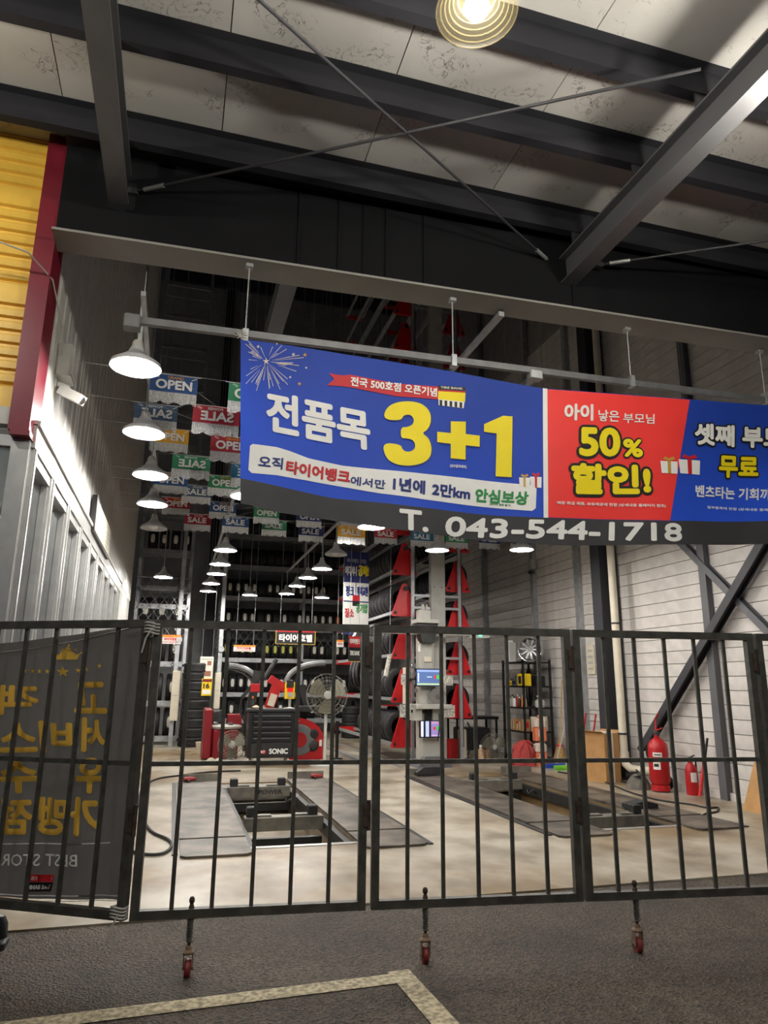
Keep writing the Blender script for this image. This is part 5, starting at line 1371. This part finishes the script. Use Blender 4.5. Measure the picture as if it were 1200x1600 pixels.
sign(365,399,1008,1018,17.4,'white and orange strip sign hanging before the back rack',M_WHITE,(('box',0,1,0.72,1,M_ORG),('타이어호텔',0.14,0.80,0.36,0.68,M_TXTR,0.05),('타이어 보관은 공짜',0.05,0.9,0.1,0.28,M_TXTR,0.02)),hang=1.2)
sign(526,537,1000,1011,16.0,'small white and orange card hanging beside the carousel',M_WHITE,(('box',0,1,0.72,1,M_ORG),('타이어',0.14,0.80,0.3,0.6,M_TXTR,0.05)),hang=2)
M_NAVYC=mat('navy_cloth',(40,48,104),0.6,0,0.05)
sign(536,577,862,992,14.6,'long navy and white cloth sign with yellow and white Korean letters',M_WHITE,(('box',0,1,0.62,1,M_NAVYC),('box',0,1,0.0,0.06,M_NAVYC),('box',0,1,0.385,0.40,M_NAVYC),('box',0.47,0.49,0.40,0.62,M_NAVYC),
  ('타이어뱅크 고객은',0.12,0.88,0.86,0.91,M_WHITE,0.0),('어디서나',0.04,0.52,0.70,0.82,M_WHITE,0.03),('공짜!',0.55,0.98,0.70,0.84,M_TXTY,0.05),('펑크',0.08,0.40,0.45,0.58,M_TXTB,0.03),('위치교환',0.52,0.97,0.46,0.58,M_TXTB,0.03),('공기압',0.5,0.96,0.26,0.37,M_TXTG,0.03),('box',0.36,0.64,0.40,0.47,M_TXTR),('box',0.36,0.64,0.34,0.40,M_BLACK),('질소',0.06,0.42,0.2,0.31,M_TXTR,0.03)),name='cloth_sign',rz=0.12,hang=2)
# posters on the post
t=sign(312,333,1026,1060,18.22,'white poster with small red and black pictures above the yellow notice',M_STK,(('box',0.08,0.92,0.86,0.90,M_LGREY),('box',0.15,0.40,0.55,0.72,M_LGREY),('box',0.55,0.85,0.60,0.80,mat('poster_brown',(150,100,80),0.6)),('box',0.30,0.85,0.10,0.34,mat('poster_brown',(150,100,80),0.6)),('box',0.12,0.3,0.35,0.5,M_LGREY)),cat='poster',name='poster',hang=1.4)
t=sign(315,331,1060,1087,18.18,'yellow notice with red heading and black letters below the white poster',M_YELP,(('box',0.05,0.95,0.80,0.96,M_BLACK),('16',0.15,0.75,0.42,0.72,M_BLACK,0.06),('box',0.1,0.9,0.1,0.34,M_WHITE),('안전',0.15,0.85,0.82,0.94,M_TXTR,0.03)),cat='notice',name='notice',hang=0)
# board on the office wall
r=thing('notice_board','cream notice board with printed rows on the white office wall','notice board',(XW+0.02,9.05,3.28))
mb=MB(); mb.add([(0.0,0,0),(0.0,2.0,-0.02),(0.0,2.0,0.42),(0,0,0.46),(0.06,0,0),(0.06,2.0,-0.02),(0.06,2.0,0.42),(0.06,0,0.46)],[(0,1,2,3),(4,7,6,5),(0,4,5,1),(1,5,6,2),(2,6,7,3),(3,7,4,0)]); mb.build('frame',M_BLKP,r)
MB().box(0.06,0.064,0.06,1.94,0.03,0.41).build('sheet',M_CREAM,r)
for k in range(5):
    for j in range(3): MB().box(0.064,0.066,0.16+j*0.6,0.56+j*0.6,0.07+k*0.065,0.10+k*0.065).build('print_row',M_LGREY,r)
# ------------------------------------------------------------------ cameras and boxes on walls
c=WX(102,572,XW+0.06); r=thing('security_camera','white security camera and junction box on the office wall beside the red corner','camera',(XW,c.y,c.z-0.25))
MB().cbox(0.0,0.13,-0.12,0.12,0.12,0.42,0.02).build('junction_box',M_LGREY,r); MB().box(0.128,0.137,-0.09,0.09,0.15,0.39).build('box_lid',M_WPANEL,r)
MB().tube([(0.02,0,0.08),(0.10,0,0.06),(0.13,0,0.0)],0.022,8).build('bracket',M_WPANEL,r,smooth=True)
MB().bar((0.06,-0.02,0.02),(0.24,-0.10,-0.08),0.09,0.08).build('camera_body',M_WPANEL,r); MB().lathe([(0,0),(0.03,0),(0.03,0.02),(0,0.02)],12,(0.235,-0.11,-0.08),'y').build('lens',M_BLACK,r)
MB().tube([(0.05,-0.12,0.3),(0.06,-0.35,0.45),(0.03,-0.75,0.62),(-0.1,-1.02,0.66),(-0.5,-1.12,0.70)],0.007,5).build('cable',M_LGREY,r,smooth=True)
for px,py,X,l in ((794,890,XR-0.14,'small grey camera and box high on the panel wall stud above the shelf unit'),):
    c=WX(px,py,X); c.y=13.75; c.z=AT(px,py,13.75).z; r=thing('wall_camera',l,'camera',(XR-0.12,13.75,c.z)); MB().cbox(-0.10,0.02,-0.08,0.08,0.05,0.25,0.01).build('box',M_LGREY,r); MB().bar((-0.02,-0.02,-0.03),(-0.16,-0.12,-0.05),0.07,0.07).build('camera_body',M_BLKP,r); MB().lathe([(0,0),(0.025,0),(0.025,0.02),(0,0.02)],10,(-0.165,-0.135,-0.05),'y').build('lens',M_BLACK,r)
# notice on right wall
r=thing('notice_sheet','white printed notice sheet with rounded corners on the panel wall beside a stud','notice',(XR-0.02,11.85,1.72)); MB().prism([(-0.13,0.02),(-0.11,0),(0.11,0),(0.13,0.02),(0.13,0.50),(0.10,0.53),(-0.10,0.53),(-0.13,0.50)],-0.015,0.0,'yz').build('sheet',M_CREAM,r)
for k in range(4): MB().box(-0.018,-0.0155,-0.08,0.08,0.08+k*0.11,0.12+k*0.11).build('print_row',M_LGREY,r)
# ------------------------------------------------------------------ drain pipe
r=thing('drain_pipe','cream vertical drain pipe with clamps beside the dark steel column','pipe',(7.15,10.42,0.2))
PX,PY=XR-0.33,10.55
MB().tube([(PX,PY,15.0),(PX,PY,0.36),(PX,PY-0.02,0.28),(PX+0.03,PY-0.09,0.22),(PX+0.12,PY-0.22,0.20),(PX+0.22,PY-0.35,0.2)],0.065,14).build('pipe',M_CREAM,r,world=True,smooth=True)
for z in (0.75,2.55,4.4): MB().lathe([(0.066,-0.015),(0.072,-0.015),(0.072,0.015),(0.066,0.015),(0.066,-0.015)],16,(PX,PY,z)).build('clamp',M_DARK,r,world=True)
for z in (0.42,): MB().lathe([(0.066,-0.05),(0.078,-0.05),(0.078,0.05),(0.066,0.05),(0.066,-0.05)],16,(PX,PY,z)).build('collar',M_CREAM,r,world=True,smooth=True)
# ------------------------------------------------------------------ black shelf unit with its contents
SX0,SX1,SY0,SY1=6.72,7.36,13.15,14.10
t=thing('shelf_unit','black steel shelf unit of five shelves against the panel wall','shelf unit',(7.0,SY0,0))
for x in (SX0,SX1-0.04):
    for y in (SY0,SY1-0.04): MB().box(x,x+0.04,y,y+0.04,0,2.02).build('post',M_BLKP,t,world=True)
SZ=(0.12,0.62,1.08,1.50,1.98)
for z in SZ: MB().box(SX0,SX1,SY0,SY1,z-0.03,z).build('shelf',M_BLKP,t,world=True)
def item(name,cat,lab,x,y,z,fn,group=None):
    r=thing(name,lab,cat,(x,y,z),0,group); fn(r); return r
def wheelrim(r):
    mb=MB(); mb.lathe([(0.235,-0.10),(0.25,-0.105),(0.235,-0.07),(0.205,-0.03),(0.205,0.06),(0.25,0.10),(0.24,0.105),(0.195,0.07),(0.195,-0.03),(0.225,-0.095),(0.235,-0.10)],30,(0,0,0.25),'x'); mb.build('rim',M_CHROME,r,smooth=True)
    for k in range(10):
        a=k*math.pi/5; q=MB(); q.bar((-0.08,0.05*math.cos(a),0.25+0.05*math.sin(a)),(-0.085,0.205*math.cos(a+0.1),0.25+0.205*math.sin(a+0.1)),0.035,0.03,(1,0,0)); q.build('spoke',M_CHROME,r)
    MB().lathe([(0,-0.10),(0.05,-0.10),(0.06,-0.06),(0,-0.06)],16,(0,0,0.25),'x').build('hub_cap',M_LGREY,r,smooth=True)
item('alloy_wheel','wheel','silver spoked alloy wheel rim standing on top of the black shelf unit',7.06,13.42,1.98,wheelrim)
bpy.context.view_layer.update()
for o_ in [o for o in COL.objects if o.name.startswith('alloy_wheel')]: o_.rotation_euler=(0,0,0.9)
def whitebox(r): MB().cbox(-0.10,0.10,-0.1,0.1,0,0.42,0.03).build('body',M_WPANEL,r); MB().cbox(-0.05,0.05,-0.04,0.04,0.42,0.46,0.01).build('cap',M_WHITE,r)
item('plastic_canister','canister','white plastic canister standing beside the wheel rim on the shelf unit',6.86,13.95,1.98,whitebox)
def crate(c):
    def f(r):
        MB().cbox(-0.10,0.10,-0.12,0.12,0,0.02,0.006).build('bottom',c,r)
        for a in ((-0.10,-0.09,-0.12,0.12),(0.09,0.10,-0.12,0.12),(-0.09,0.09,-0.12,-0.11),(-0.09,0.09,0.11,0.12)): MB().box(a[0],a[1],a[2],a[3],0.02,0.16).build('side',c,r)
    return f
def case(c,h=0.17):
    def f(r): MB().cbox(-0.10,0.10,-0.13,0.13,0,h,0.02).build('body',c,r); MB().tube([(-0.04,-0.05,h),(-0.04,-0.05,h+0.04),(-0.04,0.05,h+0.04),(-0.04,0.05,h)],0.01,6).build('handle',M_BLKP,r,smooth=True); MB().box(-0.105,-0.10,-0.06,0.06,0.04,h-0.05).build('latch_plate',M_DARK,r)
    return f
item('tool_case','case','low yellow tool case at the far end of the shelf unit',6.88,13.88,1.50,case(M_YELP,0.10))
item('tool_case','case','grey tool case beside the low yellow case on the shelf unit',6.86,13.62,1.50,case(M_STEEL,0.14))
item('tool_case','case','bright yellow tool case in the middle of the shelf unit',6.86,13.36,1.50,case(M_YELP,0.24))
item('tool_case','case','black tool case at the near end of the shelf unit',7.16,13.34,1.50,case(M_BLKP,0.20))
def bottle(c,cap,h=0.2,rad=0.035):
    def f(r): MB().lathe([(0,0),(rad,0),(rad,h*0.65),(rad*0.5,h*0.82),(rad*0.4,h*0.86),(0,h*0.86)],12).build('body',c,r,smooth=True); MB().lathe([(0,h*0.86),(rad*0.5,h*0.86),(rad*0.5,h),(0,h)],10).build('cap',cap,r)
    return f
bc=[(M_WHITE,M_TXTR,'white bottle with red cap'),(M_LGREY,M_BLACK,'grey bottle with black cap'),(M_WHITE,M_BLACK,'white bottle with black cap'),(M_REDP,M_WHITE,'red spray can'),(M_BLKP,M_WHITE,'black spray can with white cap'),(M_STKO,M_WHITE,'orange bottle with white cap'),(M_CREAM,M_STKO,'cream bottle with orange cap')]
for k,(c,cp,l) in enumerate(bc): item('bottle','bottle',l+' on the middle shelf of the black unit',6.80+0.02*(k%2),13.95-k*0.115,1.08,bottle(c,cp,0.24 if k%2 else 0.2),'bottles on the middle shelf')
def bag(r):
    mb=MB(); mb.lathe([(0,0),(0.09,0.0),(0.11,0.05),(0.10,0.12),(0.05,0.16),(0,0.17)],14); mb.build('body',M_WPANEL,r,smooth=True); MB().tube([(0,0,0.16),(-0.08,-0.05,0.22)],0.02,6).build('spout',M_LGREY,r)
item('oil_jug','jug','pale oil jug tipped at the near end of the middle shelf',7.16,13.30,1.08,bag)
def cbx(w_,d,h,c=M_CARD):
    def f(r): MB().cbox(-w_/2,w_/2,-d/2,d/2,0,h,0.004).build('body',c,r); MB().box(-w_/2-0.001,-w_/2,-0.02,0.02,0.02,h).build('tape',M_CREAM,r); MB().box(-0.03,0.03,-d/2-0.002,-d/2,h*0.3,h*0.75).build('print',M_TXTR,r)
    return f
for k in range(6): item('small_carton','carton','small brown carton on the second shelf of the black unit, %s from the far end'%('first','second','third','fourth','fifth','sixth')[k],6.82+0.015*(k%2),13.98-k*0.135,0.62,cbx(0.12,0.12,0.13+0.05*((k*7)%3)),'small cartons on the second shelf')
def roll(r): MB().lathe([(0.03,0),(0.09,0),(0.09,0.28),(0.03,0.28),(0.03,0)],18).build('roll',M_CREAM,r,smooth=True); MB().lathe([(0.0,0.0),(0.028,0.0),(0.028,0.282),(0.0,0.282)],10).build('core',M_CARD,r,smooth=True)
item('paper_roll','roll','cream paper roll standing at the near end of the second shelf',7.02,13.28,0.62,roll)
item('paper_roll','roll','yellowish paper roll standing nearer the wall on the second shelf',7.22,13.30,0.62,roll)
def heap(c):
    def f(r):
        mb=MB(); rr=random.Random(5)
        def fn(u,v):
            a=u*2*math.pi; q=v
            rad=0.25*math.sqrt(max(0.0,1-q**3.2))*(1+0.14*math.sin(4*a+5*q)+0.09*math.sin(9*a-4*q)); return Vector((rad*math.cos(a)*0.85+0.04*q,rad*math.sin(a),0.44*q*(1+0.10*math.sin(3*a))))
        mb.grid(fn,26,8); mb.build('sack',c,r,smooth=True); MB().tube([(0.05,0,0.36),(0.10,-0.06,0.44),(0.16,-0.10,0.40)],[0.07,0.05,0.02],8).build('neck',c,r,smooth=True)
    return f
item('cloth_sack','sack','crumpled red cloth sack on the floor before the shelf unit',6.64,13.10,0.0,heap(mat('red_cloth',(170,62,58),0.8,0,0.2,9.0)))
# orange jugs
def jug(fill):
    def f(r):
        MB().cbox(-0.12,0.12,-0.09,0.09,0,0.26,0.03).build('liquid',mat('orange_liquid',(232,132,92),0.35,0,0.06),r); MB().cbox(-0.121,0.121,-0.091,0.091,0.26,0.42,0.04).build('shoulder',mat('milky_plastic',(224,206,190),0.4,0,0.04),r)
        MB().lathe([(0,0.42),(0.035,0.42),(0.035,0.46),(0,0.46)],12).build('cap',M_STKO,r); MB().tube([(-0.02,0,0.42),(-0.02,0,0.47),(0.09,0,0.46),(0.10,0,0.41)],0.014,6).build('handle',M_CREAM,r,smooth=True); MB().box(-0.07,0.03,-0.094,-0.091,0.08,0.22).build('label_sheet',M_WHITE,r)
    return f
c=FL(845,1196)
item('coolant_jug','jug','lower jug of orange coolant standing beside the shelf unit',c.x,c.y,0.0,jug(1))
item('coolant_jug','jug','upper jug of orange coolant standing on the lower jug',c.x,c.y,0.46,jug(1))
c=FL(752,1190)
item('cleaner_bottle','bottle','pale brown bottle behind the small round fan',c.x,c.y,0,bottle(mat('tan_plastic',(206,168,130),0.45),M_WHITE,0.32,0.07)); item('cleaner_bottle','bottle','clear bottle of brown liquid next to the small round fan',c.x+0.17,c.y+0.05,0,bottle(mat('tan_plastic2',(186,140,100),0.45),M_WHITE,0.30,0.06))
# ------------------------------------------------------------------ brooms, hand truck, dustpan, boxes
def broom(p,q,lab,hm,head,kind):
    r=thing('broom',lab,'broom',p); p=Vector(p);q=Vector(q)
    d=(q-p).normalized(); MB().tube([p+d*0.28 if kind=='straw' else p+d*0.06,q],0.014,8).build('handle',hm,r,world=True,smooth=True)
    if kind=='straw':
        MB().tube([p,p+d*0.22,p+d*0.42,p+d*0.52],[0.15,0.10,0.045,0.02],12).build('bristles',head,r,world=True,smooth=True); MB().tube([p+d*0.36,p+d*0.40],[0.066,0.056],12).build('binding',M_TXTR,r,world=True)
    else:
        MB().cbox(p.x-0.22,p.x+0.22,p.y-0.06,p.y+0.06,0.03,0.08,0.01).build('head_block',head,r,world=True); MB().box(p.x-0.21,p.x+0.21,p.y-0.05,p.y+0.05,0.0,0.03).build('bristles',mat('bristle_blue',(60,96,190),0.7) if kind=='blue' else mat('bristle_green',(120,200,60),0.7),r,world=True)
M_STRAW=mat('straw',(176,140,86),0.85,0,0.25,30)
broom(FL(874,1196),(7.37,12.75,1.62),'straw broom leaning on the panel wall beside the shelf unit',mat('bamboo',(190,160,110),0.6),M_STRAW,'straw')
broom(FL(868,1200),(7.36,12.30,1.55),'push broom with blue bristles and white pole leaning on the wall',M_WPANEL,mat('blue_plastic',(40,80,180),0.5),'blue')
broom(FL(884,1203),(7.36,12.38,1.30),'push broom with green head and white pole leaning on the wall',M_WPANEL,mat('green_plastic',(130,210,60),0.5),'green')
b=FL(905,1208); r=thing('hand_truck','red hand truck standing behind the cardboard box','hand truck',(7.0,11.55,0))
mb=MB(); mb.tube([(0.0,0.16,0.03),(0.22,0.16,1.02),(0.22,-0.16,1.02),(0.0,-0.16,0.03)],0.016,8); mb.build('frame',M_REDP,r,smooth=True)
for z in (0.35,0.7): MB().tube([(0.22*z,0.16,z),(0.22*z,-0.16,z)],0.012,6).build('rung',M_REDP,r)
MB().box(-0.22,0.0,-0.17,0.17,0.02,0.03).build('toe_plate',M_REDP,r)
for s in (-1,1): MB().lathe([(0.0,-0.02),(0.07,-0.02),(0.08,0),(0.07,0.02),(0,0.02)],16,(0.08,s*0.2,0.08),'y').build('wheel',M_RUB,r,smooth=True)
r=thing('dustpan','red upright dustpan beside the cardboard box','dustpan',FL(906,1214)); MB().prism([(-0.13,0),(0.13,0),(0.10,0.26),(0.0,0.30),(-0.13,0.20)],-0.03,0.03,'xz').build('pan',M_REDP,r); MB().tube([(-0.02,0,0.28),(-0.04,0.1,0.85)],0.012,8).build('handle',M_BLKP,r)
def carton(p,w_,d,h,rz,lab,open_=True):
    r=thing('cardboard_box',lab,'box',p,rz); MB().box(-w_/2,w_/2,-d/2,d/2,0,h).build('body',M_CARD,r)
    if open_:
        MB().bar((-w_/2,0,h),(-w_/2-0.06,0,h+0.03),0.008,d*0.98,(0,1,0)).build('flap',M_CARD,r); MB().bar((w_/2,0,h),(w_/2+0.08,0,h+0.04),0.008,d*0.98,(0,1,0)).build('flap',M_CARD,r)
        MB().box(-w_/2+0.02,w_/2-0.02,-d/2+0.02,d/2-0.02,h,h+0.012).build('paper_fill',M_STK,r)
    MB().box(-0.03,0.03,-d/2-0.002,-d/2,0,h).build('tape',M_CREAM,r)
carton((6.87,10.72,0),0.34,0.44,0.76,0.25,'tall open brown cardboard box beside the dark steel column')
r=thing('cardboard_sheet','flattened brown cardboard leaning on the panel wall near the gate','cardboard',(7.02,7.45,0),0.0)
mb=MB(); mb.bar((0.0,0,0.0),(0.36,0,0.86),0.62,0.03,(0,1,0)); mb.v=[Vector((v.x,v.y,v.z)) for v in mb.v]
mb=MB(); mb.add([(0,-0.45,0),(0.02,0.45,0),(0.38,0.45,0.80),(0.36,-0.45,0.82),(0.06,-0.45,0),(0.08,0.45,0),(0.43,0.45,0.79),(0.41,-0.45,0.81)],[(0,1,2,3),(4,7,6,5),(0,4,5,1),(1,5,6,2),(2,6,7,3),(3,7,4,0)]); mb.build('sheet',M_CARD,r)
mb=MB(); mb.add([Vector((0.315,0.28,0.72))+Vector((-0.012,0.06*math.cos(k*math.pi/6),0.035*math.sin(k*math.pi/6))) + Vector((0.016*math.sin(k*math.pi/6),0,0)) for k in range(12)],[tuple(range(12))]); mb.build('oval_sticker',M_WHITE,r)
# ------------------------------------------------------------------ fire extinguishers
b=FL(1033,1237); r=thing('wheeled_extinguisher','large red wheeled fire extinguisher beside the drain pipe','fire extinguisher',(b.x,b.y,0),0.35)
R_=0.145
MB().lathe([(0,0.10),(R_*0.8,0.10),(R_,0.15),(R_,0.60),(R_*0.92,0.67),(R_*0.6,0.73),(0.04,0.76),(0.04,0.80),(0,0.80)],26).build('cylinder',M_REDP,r,smooth=True)
MB().lathe([(R_*0.9,0.10),(R_*0.95,0.02),(R_*0.90,0.02),(R_*0.85,0.10)],22).build('skirt',M_REDP,r,smooth=True)
MB().cbox(-0.03,0.03,-0.04,0.04,0.79,0.86,0.008).build('valve',M_DARK,r); MB().bar((-0.02,0,0.86),(0.12,-0.02,0.90),0.03,0.014).build('lever',M_REDP,r)
MB().tube([(0.10,0.10,0.25),(0.20,0.14,0.75),(0.24,0.16,1.02),(0.20,0.08,1.10),(0.10,0.02,1.10)],0.014,8).build('push_handle',M_REDP,r,smooth=True)
for s in (0.0,): MB().lathe([(0.03,-0.02),(0.10,-0.025),(0.11,0),(0.10,0.025),(0.03,0.02)],20,(0.20,0.02,0.11),'x').build('wheel',M_RUB,r,smooth=True)
MB().lathe([(0,-0.026),(0.05,-0.026),(0.05,0.026),(0,0.026)],14,(0.20,0.02,0.11),'x').build('wheel_hub',M_REDP,r)
mb=MB(); mb.tube([(0.25+0.02*math.sin(k),0.20+0.15*math.cos(k*0.45),0.50+0.22*math.sin(k*0.45)) for k in range(44)],0.018,6); mb.build('hose_coil',M_RUB,r,smooth=True)
def wrapl(r,R,a0,a1,z0,z1,m,nm='label_sheet'):
    mb=MB(); n=8; vs=[]
    for k in range(n+1):
        t=math.radians(a0+(a1-a0)*k/n); vs+=[((R+0.002)*math.cos(t),(R+0.002)*math.sin(t),z0),((R+0.002)*math.cos(t),(R+0.002)*math.sin(t),z1)]
    mb.add(vs,[(2*k,2*k+2,2*k+3,2*k+1) for k in range(n)]); mb.build(nm,m,r,smooth=True)
wrapl(r,R_,180,222,0.32,0.47,M_WHITE); wrapl(r,R_,182,234,0.50,0.56,M_WHITE); wrapl(r,R_+0.001,186,212,0.36,0.40,M_BLACK,'print'); wrapl(r,R_+0.001,190,228,0.52,0.535,M_BLACK,'print')
b=FL(1083,1242); r=thing('fire_extinguisher','small red fire extinguisher with white label on the floor by the stud','fire extinguisher',(b.x,b.y,0))
R_=0.085
MB().lathe([(0,0.0),(R_*0.95,0.0),(R_,0.02),(R_,0.33),(R_*0.75,0.40),(0.03,0.43),(0.03,0.46),(0,0.46)],22).build('cylinder',M_REDP,r,smooth=True)
MB().cbox(-0.025,0.025,-0.025,0.025,0.45,0.50,0.006).build('valve',M_DARK,r); MB().bar((-0.03,0,0.50),(0.08,0,0.54),0.025,0.012).build('lever',M_DARK,r); MB().tube([(0.02,0,0.47),(0.10,0.01,0.45),(0.105,0.01,0.25),(0.10,0.0,0.10)],0.012,8).build('hose',M_RUB,r,smooth=True)
wrapl(r,R_,225,285,0.18,0.31,M_WHITE)
# black cable heap and umbrella-like red stick by the stud
b=FL(1108,1246); b.x=7.20; r=thing('traffic_wand','red traffic wand with black handle leaning on the wall stud','traffic wand',(b.x,b.y,0)); p=Vector((b.x,b.y,0.02)); q=Vector((b.x+0.17,b.y-0.06,0.80))
r.location=p; MB().tube([p,p.lerp(q,0.62)],[0.022,0.026],10).build('tube',mat('wand_red',(226,48,48),0.4),r,world=True,smooth=True); MB().tube([p.lerp(q,0.62),p.lerp(q,0.66),q],[0.034,0.020,0.016],10).build('handle',M_BLKP,r,world=True,smooth=True)
b=FL(998,1232); r=thing('cable_heap','tangled heap of dark cables below the drain pipe','cable heap',(b.x,b.y,0)); mb=MB(); rr=random.Random(9)
for k in range(7):
    a=rr.uniform(0,6); mb.tube([(0.16*math.cos(a+j*0.9)*(1-0.08*j),0.18*math.sin(a+j*0.9)*(1-0.05*j),0.02+0.028*j+0.02*math.sin(j*2+k)) for j in range(9)],0.012,5)
mb.build('cables',M_DARK,r,smooth=True); MB().lathe([(0,0),(0.2,0),(0.15,0.12),(0.06,0.22),(0,0.24)],14).build('dust_cloth',mat('dirty_cloth',(96,92,84),0.9,0,0.2,14),r,smooth=True)
# ------------------------------------------------------------------ clutter under the carousel side: compressor cart
b=FL(722,1178); r=thing('parts_cart','red and cream parts cart beneath the red end plates','cart',(5.75,14.2,0)); MB().cbox(-0.30,-0.05,-0.1,0.2,0.05,0.42,0.02).build('red_box',M_REDP,r); MB().cbox(0.0,0.14,-0.1,0.1,0.05,0.62,0.02).build('cream_tank',M_CREAM,r); MB().cbox(-0.35,0.25,-0.15,0.25,0.0,0.05,0.01).build('base',M_DARK,r); MB().tube([(0.2,0,0.1),(0.3,-0.05,0.5),(0.2,0,0.75)],0.015,6).build('hose',M_RUB,r,smooth=True)
b=FL(775,1180); r=thing('workbench','dark low workbench in shadow behind the small round fan','workbench',(6.35,15.0,0)); MB().cbox(-0.45,0.55,-0.3,0.3,0.78,0.84,0.01).build('top',M_BLKP,r)
for x in (-0.42,0.5):
    for y in (-0.27,0.27): MB().box(x-0.02,x+0.02,y-0.02,y+0.02,0,0.78).build('leg',M_BLKP,r)
MB().cbox(-0.3,0.35,-0.28,0.28,0.15,0.6,0.02).build('drawer_block',M_DARK,r)
hose([(7.475,14.35+0.12*math.cos(k*0.55),1.45+0.42*math.sin(k*0.55)+0.0) for k in range(36)],0.014,'coil of black hose hanging on the panel wall beside the shelf unit')
# bucket and rag by the tyre changer
b=FL(318,1176); r=thing('white_bucket','small cream bucket on the floor beside the tyre changer','bucket',(b.x-0.05,b.y-0.2,0)); MB().lathe([(0,0.0),(0.11,0.0),(0.14,0.22),(0.145,0.22),(0.145,0.24),(0.13,0.24),(0.105,0.02),(0,0.02)],18).build('pail',M_CREAM,r,smooth=True); MB().tube([(-0.14,0,0.22),(-0.1,-0.06,0.12),(0.1,-0.06,0.12),(0.14,0,0.22)],0.005,5).build('bail',M_GALV,r)
b=FL(335,1195); r=thing('floor_rag','crumpled white rag on the floor before the tyre changer','rag',(b.x,b.y,0)); mb=MB(); mb.grid(lambda u,v:Vector((0.5*(u-0.5),0.3*(v-0.5),0.16*math.sin(3.1*u)*math.sin(3.1*v)*(0.7+0.3*math.sin(13*u+8*v)))),14,10); mb.build('sheet',mat('rag_white',(190,180,160),0.85,0,0.15,9),r,smooth=True); MB().tube([(0.25,0,0.01),(0.35,0.03,0.01),(0.45,-0.02,0.01)],0.012,6).build('corner_twist',mat('rag_white',(190,180,160)),r)
# second small fan blurred in front of tyre changer
b=FL(365,1192); c=AT(362,1172,b.y)
fan('small grey floor fan before the red tyre changer',Vector((0,0,0.33)),0.27,(c.x,b.y,0),0.16)
# dark boot at the picture edge
b=FL(-6,1478,-0.012); r=thing('rubber_boot','black object edge on the asphalt at the picture edge','boot',(b.x,b.y,-0.012)); MB().lathe([(0,0),(0.05,0),(0.055,0.05),(0.05,0.12),(0.03,0.16),(0,0.17)],10).build('shaft',M_BLKP,r,smooth=True); MB().cbox(-0.03,0.06,-0.1,0.04,0,0.045,0.012).build('sole',M_RUB,r)
